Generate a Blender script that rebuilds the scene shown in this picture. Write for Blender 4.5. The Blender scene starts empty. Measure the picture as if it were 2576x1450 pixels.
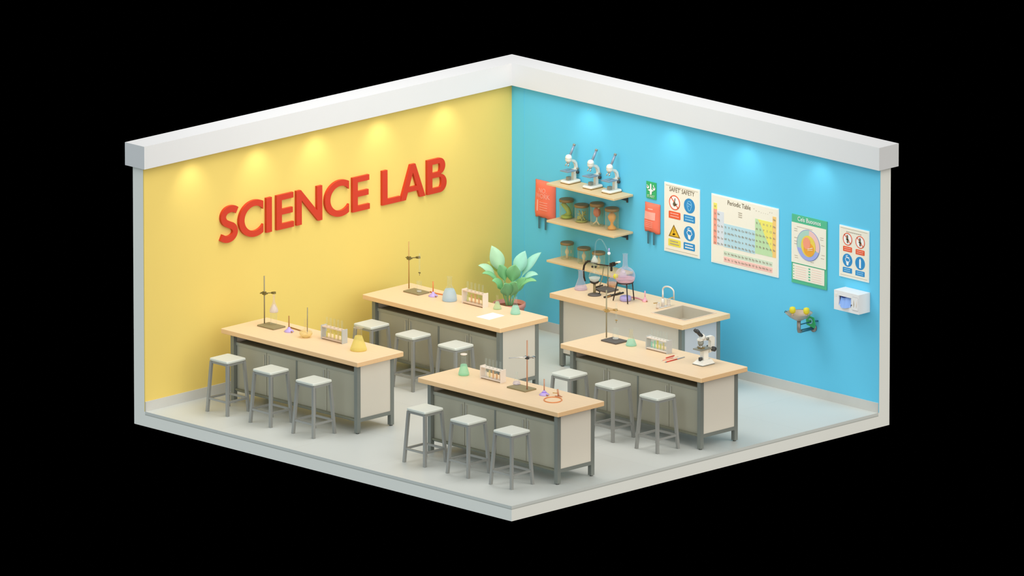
import bpy, math, random
from mathutils import Vector, Matrix
random.seed(7)
S = bpy.context.scene
COL = S.collection
PI = math.pi

# ------------------------------------------------------------------ camera
W, H, FPX, DIST = 2576, 1450, 40101.9, 200.0
YAW, PITCH = math.radians(45.2009), math.radians(14.0826)
TGT = Vector((-.57, .57, .2406))
FWD = Vector((-math.cos(PITCH)*math.sin(YAW), math.cos(PITCH)*math.cos(YAW), -math.sin(PITCH)))
RIGHT = Vector((math.cos(YAW), math.sin(YAW), 0))
UP = RIGHT.cross(FWD)
CAM = TGT - FWD*DIST
cd = bpy.data.cameras.new('camera')
cd.sensor_width = 36; cd.sensor_fit = 'HORIZONTAL'
cd.lens = FPX/W*36
cd.clip_start = 1; cd.clip_end = 600
cam = bpy.data.objects.new('camera', cd); COL.objects.link(cam)
cam.matrix_world = Matrix((( RIGHT.x, UP.x, -FWD.x, CAM.x), (RIGHT.y, UP.y, -FWD.y, CAM.y),
                           (RIGHT.z, UP.z, -FWD.z, CAM.z), (0, 0, 0, 1)))
S.camera = cam

# ------------------------------------------------------------------ world, exposure
wd = bpy.data.worlds.new('world'); S.world = wd; wd.use_nodes = True
wd.node_tree.nodes['Background'].inputs[0].default_value = (0, 0, 0, 1)
wd.node_tree.nodes['Background'].inputs[1].default_value = 0
S.view_settings.view_transform = 'Standard'
S.view_settings.look = 'None'
S.view_settings.exposure = 0
S.view_settings.gamma = 1

# ------------------------------------------------------------------ lights
def sun(name, frm, col, power, ang):
    l = bpy.data.lights.new(name, 'SUN'); l.energy = power; l.color = col; l.angle = math.radians(ang)
    o = bpy.data.objects.new(name, l); COL.objects.link(o)
    o.rotation_euler = Vector(frm).to_track_quat('Z', 'Y').to_euler(); o.location = Vector(frm).normalized()*20
    return o
def area(name, loc, aim, size, power, col):
    l = bpy.data.lights.new(name, 'AREA'); l.shape = 'SQUARE'; l.size = size; l.energy = power; l.color = col
    o = bpy.data.objects.new(name, l); COL.objects.link(o); o.location = loc
    o.rotation_euler = (Vector(loc)-Vector(aim)).to_track_quat('Z', 'Y').to_euler()
    return o
sun('sky_dome_light', (.35, -.35, 1), (1, .99, .98), 1.25, 150)
sun('warm_side_light', (1, -.12, .55), (1, .965, .87), 1.7, 70)
sun('cool_side_light', (-.1, -1, .35), (.74, .93, 1), 1.03, 80)
area('ceiling_softbox', (2.7, -3.2, 8.2), (1.9, -1.9, 0), 4.0, 310, (1, .985, .95))
# wall washers recessed under the cornice
def washer(name, x, y, aim, power=5.2):
    l = bpy.data.lights.new(name, 'SPOT'); l.energy = power; l.color = (1, .97, .9); l.spot_size = math.radians(88)
    l.spot_blend = 1.0; l.shadow_soft_size = .06
    o = bpy.data.objects.new(name, l); COL.objects.link(o); o.location = (x, y, 3.06)
    o.rotation_euler = (-Vector(aim)).to_track_quat('Z', 'Y').to_euler()
for yy in (-5.54, -4.42, -3.42, -2.33, -1.2):
    washer('washer_light', .34, yy, (-.8, 0, -1))
for xx in (1.38, 2.86, 4.12, 5.38):
    washer('washer_light', xx, -.34, (0, .8, -1), 3.2)

# ------------------------------------------------------------------ picture-to-plane helpers (layout survey)
def ray(x, y): return FWD + RIGHT*((x-W/2)/FPX) - UP*((y-H/2)/FPX)
def onz(x, y, z=0.0):
    d = ray(x, y); return CAM + d*((z-CAM.z)/d.z)
def onx(x, y, c=0.0):
    d = ray(x, y); return CAM + d*((c-CAM.x)/d.x)
def ony(x, y, c=0.0):
    d = ray(x, y); return CAM + d*((c-CAM.y)/d.y)

# ------------------------------------------------------------------ materials
def lin(c):
    return tuple(((v/255)/12.92 if v/255 <= .04045 else ((v/255+.055)/1.055)**2.4) for v in c) + (1,)
def mat(name, c, rough=.5, metal=0, var=.04, scale=8, bump=0, spec=.4, stretch=None):
    m = bpy.data.materials.new(name); m.use_nodes = True; nt = m.node_tree; n = nt.nodes; L = nt.links
    b = n['Principled BSDF']; b.inputs['Roughness'].default_value = rough; b.inputs['Metallic'].default_value = metal
    b.inputs['Specular IOR Level'].default_value = spec
    col = lin(c)
    tc = n.new('ShaderNodeTexCoord'); mp = n.new('ShaderNodeMapping'); nz = n.new('ShaderNodeTexNoise')
    if stretch: mp.inputs['Scale'].default_value = stretch
    nz.inputs['Scale'].default_value = scale; nz.inputs['Detail'].default_value = 3
    L.new(tc.outputs['Object'], mp.inputs[0]); L.new(mp.outputs[0], nz.inputs[0])
    mx = n.new('ShaderNodeMix'); mx.data_type = 'RGBA'
    mx.inputs[6].default_value = tuple(v*(1-var) for v in col[:3])+(1,)
    mx.inputs[7].default_value = tuple(min(1, v*(1+var)) for v in col[:3])+(1,)
    L.new(nz.outputs[0], mx.inputs[0]); L.new(mx.outputs[2], b.inputs['Base Color'])
    if bump:
        bp = n.new('ShaderNodeBump'); bp.inputs['Strength'].default_value = bump; bp.inputs['Distance'].default_value = .01
        L.new(nz.outputs[0], bp.inputs['Height']); L.new(bp.outputs[0], b.inputs['Normal'])
    return m
def glass_mat(name, tint=(.97, .99, .98), haze=(.9, .93, .93), edge=.32, base=.03):
    m = bpy.data.materials.new(name); m.use_nodes = True; nt = m.node_tree; n = nt.nodes; L = nt.links
    for x in list(n):
        if x.type != 'OUTPUT_MATERIAL': n.remove(x)
    out = [x for x in n if x.type == 'OUTPUT_MATERIAL'][0]
    tr = n.new('ShaderNodeBsdfTransparent'); tr.inputs[0].default_value = (*tint, 1)
    df = n.new('ShaderNodeBsdfDiffuse'); df.inputs[0].default_value = (*haze, 1)
    gl = n.new('ShaderNodeBsdfGlossy'); gl.inputs['Roughness'].default_value = .08
    lw = n.new('ShaderNodeLayerWeight'); lw.inputs[0].default_value = .35
    pw = n.new('ShaderNodeMath'); pw.operation = 'POWER'; pw.inputs[1].default_value = 2.2
    ml = n.new('ShaderNodeMath'); ml.operation = 'MULTIPLY_ADD'; ml.inputs[1].default_value = edge; ml.inputs[2].default_value = base
    m1 = n.new('ShaderNodeMixShader'); m2 = n.new('ShaderNodeMixShader'); fr = n.new('ShaderNodeMath'); fr.operation = 'MULTIPLY_ADD'; fr.inputs[1].default_value = .22; fr.inputs[2].default_value = .02
    L.new(lw.outputs['Facing'], pw.inputs[0]); L.new(pw.outputs[0], ml.inputs[0])
    L.new(ml.outputs[0], m1.inputs[0]); L.new(tr.outputs[0], m1.inputs[1]); L.new(df.outputs[0], m1.inputs[2])
    L.new(pw.outputs[0], fr.inputs[0]); L.new(fr.outputs[0], m2.inputs[0]); L.new(m1.outputs[0], m2.inputs[1]); L.new(gl.outputs[0], m2.inputs[2])
    L.new(m2.outputs[0], out.inputs[0])
    return m
def liquid_mat(name, c, clear=.2):
    m = bpy.data.materials.new(name); m.use_nodes = True; nt = m.node_tree; n = nt.nodes; L = nt.links
    for x in list(n):
        if x.type != 'OUTPUT_MATERIAL': n.remove(x)
    out = [x for x in n if x.type == 'OUTPUT_MATERIAL'][0]
    col = lin(c)
    tr = n.new('ShaderNodeBsdfTransparent'); tr.inputs[0].default_value = tuple(v**.3 for v in col)
    clear = max(clear, .25)+.2
    df = n.new('ShaderNodeBsdfDiffuse'); df.inputs[0].default_value = col
    tl = n.new('ShaderNodeBsdfTranslucent'); tl.inputs[0].default_value = col
    a = n.new('ShaderNodeMixShader'); a.inputs[0].default_value = .35
    b = n.new('ShaderNodeMixShader'); b.inputs[0].default_value = clear
    L.new(df.outputs[0], a.inputs[1]); L.new(tl.outputs[0], a.inputs[2])
    L.new(a.outputs[0], b.inputs[1]); L.new(tr.outputs[0], b.inputs[2]); L.new(b.outputs[0], out.inputs[0])
    return m
M = {}
M['cap'] = mat('white_cornice', (222, 222, 224), .7, var=.015, scale=1.5)
M['white'] = mat('white_plaster', (240, 240, 234), .7, var=.015, scale=1.5)
M['yellow'] = mat('yellow_paint', (236, 208, 113), .75, var=.03, scale=.9, bump=.02)
M['blue'] = mat('blue_paint', (100, 203, 240), .7, var=.03, scale=.9, bump=.02)
M['skirting'] = mat('grey_skirting', (206, 205, 200), .55, var=.02)
M['floor_edge'] = mat('floor_edge_grey', (186, 188, 182), .6, var=.02)
M['wood'] = mat('light_wood_top', (238, 208, 170), .45, var=.05, scale=5, stretch=(1, 9, 9))
M['wood_band'] = mat('orange_wood_edge_band', (240, 198, 148), .5, var=.06, scale=5, stretch=(1, 9, 9))
M['wood_edge'] = mat('light_wood_shelf', (226, 196, 150), .5, var=.06, scale=5, stretch=(1, 9, 9))
M['frame'] = mat('grey_steel_frame', (132, 136, 130), .45, .25, var=.03)
M['frame_dark'] = mat('blue_grey_steel_frame', (112, 124, 134), .45, .25, var=.03)
M['door'] = mat('grey_laminate_door', (172, 168, 150), .55, var=.03, scale=2)
M['rail'] = mat('pale_grey_rail', (158, 158, 144), .5, var=.03)
M['panel'] = mat('pale_laminate_panel', (222, 214, 200), .55, var=.02, scale=2)
M['panel_cool'] = mat('cool_grey_laminate_panel', (196, 198, 204), .55, var=.02, scale=2)
M['inside'] = mat('shelf_interior_grey', (126, 126, 108), .7, var=.04)
M['handle'] = mat('brushed_handle', (205, 204, 196), .35, .6)
M['seat'] = mat('pale_seat', (214, 217, 208), .5, var=.02)
M['stool'] = mat('grey_stool_steel', (158, 158, 154), .45, .3, var=.03)
M['red'] = mat('red_letter_paint', (210, 60, 34), .4, var=.03)
M['plate'] = mat('brown_grey_plate', (148, 134, 98), .6, var=.08, scale=20)
M['plate_dark'] = mat('dark_plate', (98, 90, 84), .6, var=.05)
M['brass'] = mat('brass_rod', (200, 160, 96), .4, .3)
M['steelrod'] = mat('steel_rod', (156, 146, 116), .4, .3)
M['clamp'] = mat('olive_clamp', (126, 112, 62), .5, .3)
M['black'] = mat('black_iron', (52, 44, 38), .5, .2)
M['purple'] = mat('purple_plastic', (192, 168, 226), .4)
M['violet'] = mat('violet_plastic', (150, 118, 222), .4)
M['lilac'] = mat('lilac_plastic', (178, 168, 222), .4)
M['pink'] = mat('pink_plastic', (238, 170, 186), .4)
M['orange_hose'] = mat('orange_rubber', (226, 138, 76), .5)
M['brown_hose'] = mat('brown_rod', (176, 126, 66), .5)
M['copper'] = mat('copper_metal', (206, 150, 118), .4, .35)
M['rack'] = mat('pale_rack_wood', (226, 200, 176), .5)
M['rack_grey'] = mat('grey_rack_end', (196, 196, 192), .45)
M['rack_white'] = mat('white_rack', (236, 222, 208), .45)
M['paper'] = mat('white_paper', (250, 246, 244), .8, var=.01)
M['tap'] = mat('pale_satin_metal', (228, 218, 208), .35, .15)
M['chrome'] = mat('chrome', (214, 210, 205), .18, .9)
M['steel'] = mat('sink_steel', (206, 198, 182), .35, .3)
M['micro'] = mat('cream_enamel', (240, 236, 226), .35)
M['micro_edge'] = mat('ochre_base_rim', (150, 120, 60), .5)
M['slate'] = mat('slate_stage', (146, 160, 178), .4, .3)
M['stage_grey'] = mat('grey_stage', (150, 148, 136), .4, .2)
M['dark'] = mat('dark_plastic', (66, 66, 66), .45)
M['terracotta'] = mat('pink_terracotta', (236, 160, 148), .6)
M['soil'] = mat('soil', (150, 96, 70), .9, var=.2, scale=30)
M['leaf'] = mat('leaf_green', (150, 216, 156), .5, var=.1, scale=12)
M['leaf_pale'] = mat('leaf_pale_green', (190, 232, 194), .5, var=.08, scale=12)
M['leaf_mint'] = mat('leaf_mint_green', (176, 238, 218), .5, var=.08, scale=12)
M['leaf_olive'] = mat('leaf_yellow_green', (208, 216, 120), .5, var=.08, scale=12)
M['coral'] = mat('coral_fabric', (250, 122, 96), .6, var=.04, scale=14, bump=.1)
M['coral_light'] = mat('light_coral_print', (255, 176, 160), .6)
M['strap'] = mat('slate_strap', (64, 112, 128), .6)
M['green'] = mat('safety_green', (56, 182, 112), .5)
M['sheet'] = mat('cream_poster_sheet', (247, 240, 224), .55, var=.01)
M['lam'] = mat('laminate_white_edge', (240, 246, 244), .4, var=.01)
M['ink'] = mat('brown_ink', (112, 96, 70), .7)
M['ink_soft'] = mat('faded_ink', (176, 164, 146), .7)
M['p_red'] = mat('safety_red', (240, 96, 54), .5)
M['p_blue'] = mat('safety_blue', (44, 144, 206), .5)
M['p_lblue'] = mat('pictogram_light_blue', (150, 212, 244), .5)
M['p_white'] = mat('print_white', (250, 250, 248), .5, var=.01)
M['p_yellow'] = mat('warning_yellow', (240, 190, 44), .5)
M['p_pale_yellow'] = mat('pale_yellow_label', (240, 224, 86), .5)
M['p_brown'] = mat('warning_outline', (138, 104, 30), .5)
M['t_red'] = mat('table_red', (250, 166, 146), .5)
M['t_orange'] = mat('table_orange', (252, 208, 128), .5)
M['t_yellow'] = mat('table_yellow', (246, 234, 116), .5)
M['t_green'] = mat('table_green', (196, 228, 178), .5)
M['t_blue'] = mat('table_blue', (190, 224, 236), .5)
M['t_pale'] = mat('table_pale_blue', (222, 228, 236), .5)
M['t_mint'] = mat('table_mint', (216, 230, 208), .5)
M['t_pink'] = mat('table_pink', (252, 202, 192), .5)
M['c_green'] = mat('chart_green', (84, 190, 148), .5)
M['c_rim'] = mat('chart_cell_mint', (176, 214, 200), .5)
M['c_pink'] = mat('chart_cell_pink', (244, 200, 196), .5)
M['c_blue'] = mat('chart_cell_blue', (164, 176, 238), .5)
M['c_yellow'] = mat('chart_cell_yellow', (240, 214, 90), .5)
M['c_orange'] = mat('chart_cell_orange', (244, 170, 60), .5)
M['c_salmon'] = mat('chart_nucleus', (250, 160, 130), .5)
M['c_line'] = mat('chart_outline', (150, 158, 200), .5)
M['disp'] = mat('dispenser_white', (240, 238, 238), .4)
M['glove_dark'] = mat('glove_box_opening', (54, 84, 190), .6)
M['glove'] = mat('blue_glove', (140, 176, 240), .6)
M['yellow_cap'] = mat('yellow_rubber_cap', (224, 212, 52), .5)
M['ew_bowl'] = mat('eyewash_bowl_steel', (206, 180, 160), .35, .5)
M['ew_pipe'] = mat('eyewash_pipe_steel', (150, 140, 132), .35, .5)
M['ew_dark'] = mat('eyewash_arm_teal', (48, 112, 132), .4, .3)
M['lid'] = mat('bronze_jar_lid', (150, 124, 84), .45, .3)
M['sp_green'] = mat('pickled_green', (164, 178, 62), .6, var=.15, scale=30)
M['sp_olive'] = mat('pickled_olive', (180, 176, 92), .6, var=.15, scale=30)
M['sp_orange'] = mat('preserved_orange', (238, 164, 78), .6, var=.1, scale=20)
M['sp_red'] = mat('preserved_red', (212, 112, 66), .6, var=.15, scale=20)
M['sp_cream'] = mat('preserved_cream', (228, 206, 172), .6, var=.05, scale=20)
M['glass'] = glass_mat('clear_glass')
M['glass_y'] = glass_mat('yellowish_glass', (.99, .97, .9), (.92, .88, .72))
M['glass_jar'] = glass_mat('greenish_jar_glass', (.93, .95, .87), (.72, .76, .62), .6, .07)
M['glass_p'] = glass_mat('pinkish_glass', (.97, .94, .98), (.88, .82, .92), .6, .12)
LQ = {k: liquid_mat(k+'_liquid', c, t) for k, c, t in (
    ('yellow', (252, 240, 158), .15), ('amber', (252, 236, 184), .3), ('blue', (214, 234, 253), .1), ('green', (196, 247, 216), .1),
    ('mint', (218, 242, 208), .35), ('teal', (198, 244, 230), .2), ('pink', (252, 214, 220), .25), ('lilac', (238, 228, 242), .5),
    ('orange', (255, 214, 174), .15), ('white', (248, 244, 238), .25), ('lime', (238, 240, 176), .2))}

# floor: large pale polished tiles
def floor_mat():
    m = mat('pale_polished_floor', (212, 215, 211), .38, var=.045, scale=.7, spec=.35)
    nt = m.node_tree; n = nt.nodes; L = nt.links
    b = n['Principled BSDF']
    br = n.new('ShaderNodeTexBrick'); br.offset = 0; br.inputs['Scale'].default_value = 1
    br.inputs['Brick Width'].default_value = 1.27; br.inputs['Row Height'].default_value = 1.27
    br.inputs['Mortar Size'].default_value = .006
    br.inputs['Color1'].default_value = (1, 1, 1, 1); br.inputs['Color2'].default_value = (.975, .975, .975, 1)
    br.inputs['Mortar'].default_value = (.93, .93, .93, 1)
    tc = [x for x in n if x.type == 'TEX_COORD'][0]; L.new(tc.outputs['Object'], br.inputs[0])
    src = b.inputs['Base Color'].links[0].from_socket
    mx = n.new('ShaderNodeMix'); mx.data_type = 'RGBA'; mx.blend_type = 'MULTIPLY'; mx.inputs[0].default_value = 1
    L.new(src, mx.inputs[6]); L.new(br.outputs['Color'], mx.inputs[7]); L.new(mx.outputs[2], b.inputs['Base Color'])
    return m
M['floor'] = floor_mat()

# ------------------------------------------------------------------ mesh builder
class MB:
    def __init__(s): s.v = []; s.f = []; s.sm = []
    def add(s, vs, fs, smooth=False):
        o = len(s.v); s.v += [tuple(v) for v in vs]
        s.f += [tuple(i+o for i in f) for f in fs]; s.sm += [smooth]*len(fs); return s
    def box(s, x0, x1, y0, y1, z0, z1):
        v = [(x, y, z) for z in (z0, z1) for y in (y0, y1) for x in (x0, x1)]
        return s.add(v, [(0, 2, 3, 1), (4, 5, 7, 6), (0, 1, 5, 4), (2, 6, 7, 3), (0, 4, 6, 2), (1, 3, 7, 5)])
    def cbox(s, c, d): return s.box(c[0]-d[0]/2, c[0]+d[0]/2, c[1]-d[1]/2, c[1]+d[1]/2, c[2]-d[2]/2, c[2]+d[2]/2)
    def rbox(s, x0, x1, y0, y1, z0, z1, r=.01):       # box whose vertical and top/bottom edges are chamfered
        def ring(i, z):
            return [(x0+i+r, y0+i, z), (x1-i-r, y0+i, z), (x1-i, y0+i+r, z), (x1-i, y1-i-r, z),
                    (x1-i-r, y1-i, z), (x0+i+r, y1-i, z), (x0+i, y1-i-r, z), (x0+i, y0+i+r, z)]
        rings = [ring(r*.6, z0), ring(0, z0+r*.6), ring(0, z1-r*.6), ring(r*.6, z1)]
        v = [p for q in rings for p in q]; f = []
        for k in range(3):
            for i in range(8):
                j = (i+1) % 8; f.append((k*8+i, k*8+j, k*8+8+j, k*8+8+i))
        f += [tuple(range(7, -1, -1)), tuple(range(24, 32))]
        return s.add(v, f)
    def prism(s, poly, t0, t1, fr):                   # fr(u,v,t) -> xyz
        n = len(poly)
        v = [fr(u, w, t0) for u, w in poly] + [fr(u, w, t1) for u, w in poly]
        f = [tuple(range(n)), tuple(range(2*n-1, n-1, -1))] + [(i, (i+1) % n, n+(i+1) % n, n+i) for i in range(n)]
        return s.add(v, f)
    def lathe(s, prof, c=(0, 0, 0), seg=24, sx=1, sy=1, cap=True):
        v = []; f = []
        for r, z in prof:
            for k in range(seg):
                a = 2*PI*k/seg; v.append((c[0]+r*sx*math.cos(a), c[1]+r*sy*math.sin(a), c[2]+z))
        for i in range(len(prof)-1):
            for k in range(seg):
                j = (k+1) % seg; f.append((i*seg+k, i*seg+j, (i+1)*seg+j, (i+1)*seg+k))
        s.add(v, f, True)
        if cap:
            o = len(s.v)-len(v)
            for idx, rev in ((0, True), (len(prof)-1, False)):
                if prof[idx][0] > 1e-4:
                    q = [o+idx*seg+k for k in range(seg)]
                    s.f.append(tuple(reversed(q)) if rev else tuple(q)); s.sm.append(False)
        return s
    def cyl(s, r, z0, z1, c=(0, 0, 0), seg=20): return s.lathe([(r, z0), (r, z1)], c, seg)
    def tube(s, pts, r, seg=8, r1=None):
        pts = [Vector(p) for p in pts]; n = len(pts); rr = [r+(((r1 if r1 is not None else r)-r)*i/(n-1)) for i in range(n)]
        v = []; f = []; prev = None
        for i, p in enumerate(pts):
            t = (pts[min(i+1, n-1)]-pts[max(i-1, 0)]).normalized()
            if prev is None:
                a = Vector((0, 0, 1)) if abs(t.z) < .9 else Vector((1, 0, 0)); u = t.cross(a).normalized()
            else: u = (prev-t*prev.dot(t)).normalized()
            prev = u; w = t.cross(u)
            for k in range(seg):
                a = 2*PI*k/seg; v.append(p+u*(rr[i]*math.cos(a))+w*(rr[i]*math.sin(a)))
        for i in range(n-1):
            for k in range(seg):
                j = (k+1) % seg; f.append((i*seg+k, i*seg+j, (i+1)*seg+j, (i+1)*seg+k))
        f += [tuple(range(seg-1, -1, -1)), tuple(range((n-1)*seg, n*seg))]
        return s.add(v, f, True)
    def bar(s, p, q, w, d=None):                      # square bar between two points
        d = d or w; p = Vector(p); q = Vector(q); t = (q-p).normalized()
        a = Vector((0, 0, 1)) if abs(t.z) < .8 else Vector((0, 1, 0))
        u = a.cross(t).normalized() if abs(t.z) < .8 else Vector((1, 0, 0)); w2 = t.cross(u).normalized()
        v = [c+u*(i*w/2)+w2*(j*d/2) for c in (p, q) for i, j in ((-1, -1), (1, -1), (1, 1), (-1, 1))]
        return s.add(v, [(3, 2, 1, 0), (4, 5, 6, 7)]+[(i, (i+1) % 4, 4+(i+1) % 4, 4+i) for i in range(4)])
    def ball(s, c, rx, ry=None, rz=None, seg=16, rings=10):
        ry = ry or rx; rz = rz or rx
        return s.lathe([(max(1e-5, math.sin(PI*i/rings)), -rz*math.cos(PI*i/rings)) for i in range(rings+1)], c, seg, rx, ry, cap=False)
    def build(s, name, m, parent=None, smooth=None):
        me = bpy.data.meshes.new(name); me.from_pydata(s.v, [], s.f)
        me.polygons.foreach_set('use_smooth', s.sm if smooth is None else [smooth]*len(s.f))
        me.validate(); me.update(); me.materials.append(M[m] if isinstance(m, str) else m)
        o = bpy.data.objects.new(name, me); COL.objects.link(o)
        if parent: o.parent = parent
        return o
def thing(name, label, cat, loc=(0, 0, 0), rz=0, group=None):
    o = bpy.data.objects.new(name, None); COL.objects.link(o); o.empty_display_size = .05
    o.location = loc; o.rotation_euler = (0, 0, rz); return tag(o, label, cat, group)
def tag(o, label, cat, group=None):
    o['label'] = label; o['category'] = cat
    if group: o['group'] = group
    return o
def struct(name, mb, m):
    o = mb.build(name, m); o['kind'] = 'structure'; return o
def dup(root, loc, label, rz=None):
    def cp(o, par):
        c = o.copy(); COL.objects.link(c)
        if par: c.parent = par
        for ch in kids.get(o.name, []): cp(ch, c)
        return c
    kids = {}
    for o in list(COL.objects):
        if o.parent: kids.setdefault(o.parent.name, []).append(o)
    r = cp(root, None); r.location = loc; r['label'] = label
    if rz is not None: r.rotation_euler = (0, 0, rz)
    return r
def text_mb(mb, s, size, fr, t0, t1, align='CENTER', sx=1):
    cu = bpy.data.curves.new('txt', 'FONT'); cu.body = s; cu.size = size; cu.align_x = align; cu.resolution_u = 3
    cu.extrude = abs(t1-t0)/2
    o = bpy.data.objects.new('txt', cu); COL.objects.link(o)
    dg = bpy.context.evaluated_depsgraph_get(); me = o.evaluated_get(dg).to_mesh()
    vs = [fr(v.co.x*sx, v.co.y, (t0+t1)/2+v.co.z) for v in me.vertices]
    fs = [tuple(p.vertices) for p in me.polygons]
    mb.add(vs, fs); o.evaluated_get(dg).to_mesh_clear()
    bpy.data.objects.remove(o); bpy.data.curves.remove(cu)

# ------------------------------------------------------------------ room shell
LX, LY, WT = 6.361, 6.319, .194
ZB, ZT, BS, FL, BBH = 3.07, 3.356, .187, .033, .124
OV = .06; CI = .074; CO = .074
struct('floor', MB().box(0, LX, -LY, 0, -FL, 0), 'floor')
o = struct('trim_1', MB().box(0, LX, -LY, 0, -FL-.012, -FL), 'floor_edge')
o = struct('trim_2', MB().box(0, LX, -LY, 0, -BS, -FL-.012), 'white')
wl = struct('wall_left', MB().box(-WT, -.012, -LY, WT, -BS, ZB).box(-.012, 0, -LY, 0, -BS, 0), 'white')
MB().box(-.012, 0, -LY, 0, 0, ZB).build('painted_face', 'yellow', wl)
wr = struct('wall_right', MB().box(-.012, LX, .012, WT, -BS, ZB).box(-.012, LX, 0, .012, -BS, 0), 'white')
w = MB().box(0, LX, 0, .012, 0, ZB); w.box(.215, .223, -.003, 0, BBH, ZB)
w.build('painted_face', 'blue', wr)
fr = lambda u, v, t: (u, v, t)
struct('trim_3', MB().prism([(-WT-CO, -LY-OV), (CI, -LY-OV), (CI, -CI), (LX+OV, -CI), (LX+OV, WT+CO), (-WT-CO, WT+CO)], ZB, ZT, fr), 'cap')
struct('baseboard_left', MB().box(0, .014, -LY, 0, 0, BBH), 'skirting')
struct('baseboard_right', MB().box(.014, LX, -.014, 0, 0, BBH), 'skirting')

# ------------------------------------------------------------------ wall letters
CAPH = .44
def stroke(mb, pts, w, fr, t):
    pts = [Vector((p[0], p[1])) for p in pts]; L_, R_ = [], []
    for i, p in enumerate(pts):
        d = (pts[min(i+1, len(pts)-1)]-pts[max(i-1, 0)]).normalized(); n = Vector((-d.y, d.x))
        L_.append(p+n*w/2); R_.append(p-n*w/2)
    for i in range(len(pts)-1):
        q = [L_[i], L_[i+1], R_[i+1], R_[i]]
        mb.prism([(a.x, a.y) for a in q], 0, t, fr)
def arc(cx, cy, rx, ry, a0, a1, n=20):
    return [(cx+rx*math.cos(math.radians(a0+(a1-a0)*i/n)), cy+ry*math.sin(math.radians(a0+(a1-a0)*i/n))) for i in range(n+1)]
def glyph(ch, wd):
    mb = MB(); h = CAPH; sw = .088; bw = .07; T = .036
    fr = lambda u, v, t: (t, u, v)
    P = lambda poly: mb.prism(poly, 0, T, fr)
    R = lambda x0, x1, y0, y1: P([(x0, y0), (x1, y0), (x1, y1), (x0, y1)])
    if ch == 'I': R(0, wd, 0, h)
    if ch == 'E':
        P([(0, 0), (wd, 0), (wd, bw), (sw, bw), (sw, h/2-bw/2), (wd*.93, h/2-bw/2), (wd*.93, h/2+bw/2), (sw, h/2+bw/2), (sw, h-bw), (wd*.97, h-bw), (wd*.97, h), (0, h)])
    if ch == 'L': P([(0, 0), (wd, 0), (wd, bw), (sw, bw), (sw, h), (0, h)])
    if ch == 'N': P([(0, 0), (sw, 0), (sw, h*.70), (wd-sw*.8, 0), (wd, 0), (wd, h), (wd-sw, h), (wd-sw, h*.31), (sw*.85, h), (0, h)])
    if ch == 'A':
        m_ = wd/2; a = .042; w_ = sw*1.05; ya, yh, yt = h*.21, h*.21+.062, h*.76
        xi = lambda y: w_+(m_-w_)*y/yt
        P([(0, 0), (w_, 0), (xi(ya), ya), (m_, ya), (m_, yh), (xi(yh), yh), (m_, yt), (m_, h), (m_-a, h)])
        P([(wd, 0), (m_+a, h), (m_, h), (m_, yt), (wd-xi(yh), yh), (m_, yh), (m_, ya), (wd-xi(ya), ya), (wd-w_, 0)])
    if ch == 'C':
        ra, rb = .27, h/2+.012; ia, ib = ra-.092, rb-.075; cy = h/2; cx = ra
        a0 = math.degrees(math.acos((wd-cx)/ra)); b0 = math.degrees(math.acos(min(1, (wd-cx)/ia))) if wd-cx < ia else 8
        P(arc(cx, cy, ra, rb, a0, 360-a0, 36) + list(reversed(arc(cx, cy, ia, ib, b0, 360-b0, 36))))
    if ch == 'B':
        def bowl(y0, y1, w_, k0, k1):
            cy = (y0+y1)/2; ry = (y1-y0)/2; rx = ry*.98; cx = w_-rx; iy = (y1-y0-k0-k1)/2; ic = y0+k0+iy
            out = [(sw, y0)]+arc(cx, cy, rx, ry, -90, 90, 18)+[(sw, y1)]
            inn = [(sw, y1-k1)]+list(reversed(arc(cx, ic, rx-.088, iy, -90, 90, 18)))+[(sw, y0+k0)]
            P(out+inn)
        R(0, sw, 0, h); bowl(0, h*.53, wd, .068, .036); bowl(h*.53, h, wd*.93, .032, .068)
    if ch == 'S':
        c = [(.285, .375), (.235, .402), (.17, .408), (.105, .392), (.062, .35), (.055, .30), (.085, .25), (.15, .215),
             (.215, .185), (.25, .14), (.248, .09), (.21, .05), (.15, .032), (.085, .038), (.02, .07)]
        sp = []
        for i in range(len(c)-1):
            p0 = c[max(i-1, 0)]; p1 = c[i]; p2 = c[i+1]; p3 = c[min(i+2, len(c)-1)]
            for k in range(4):
                t = k/4; sp.append(tuple(.5*((2*p1[j])+(-p0[j]+p2[j])*t+(2*p0[j]-5*p1[j]+4*p2[j]-p3[j])*t*t+(-p0[j]+3*p1[j]-3*p2[j]+p3[j])*t**3) for j in (0, 1)))
        sp.append(c[-1]); stroke(mb, [(x*wd/.3, y) for x, y in sp], .084, fr, T)
    return mb
LET = [('S', 120, .300, 'first letter of SCIENCE'), ('C', 312, .413, 'between the S and the I'), ('I', 595, .092, 'thin straight upright between C and E'),
       ('E', 700, .295, 'before the N'), ('N', 905, .44, 'in the middle of SCIENCE'), ('C', 1197, .413, 'after the N'),
       ('E', 1482, .295, 'last letter of SCIENCE'), ('L', 1788, .312, 'first letter of LAB'), ('A', 1975, .43, 'middle letter of LAB'),
       ('B', 2250, .335, 'last letter of LAB, nearest the corner')]
z_base = []
for ch, x, wd, lab in LET:
    px = x/4.089+520
    y = onx(px, 500).y
    o = glyph(ch, wd).build('sign_letter', 'red')
    o.location = (0, y, 0)
    tag(o, 'raised red letter %s on the yellow wall, %s' % (ch, lab), 'letter', 'red letters on the yellow wall')
    z_base.append(o)
# baseline height from the foot of the first E
zb = (onx(700/4.089+520, 815/4.089+380).z + onx(2250/4.089+520, 452/4.089+380).z + onx(1788/4.089+520, 556/4.089+380).z)/3
for o in z_base: o.location.z = zb

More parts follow.
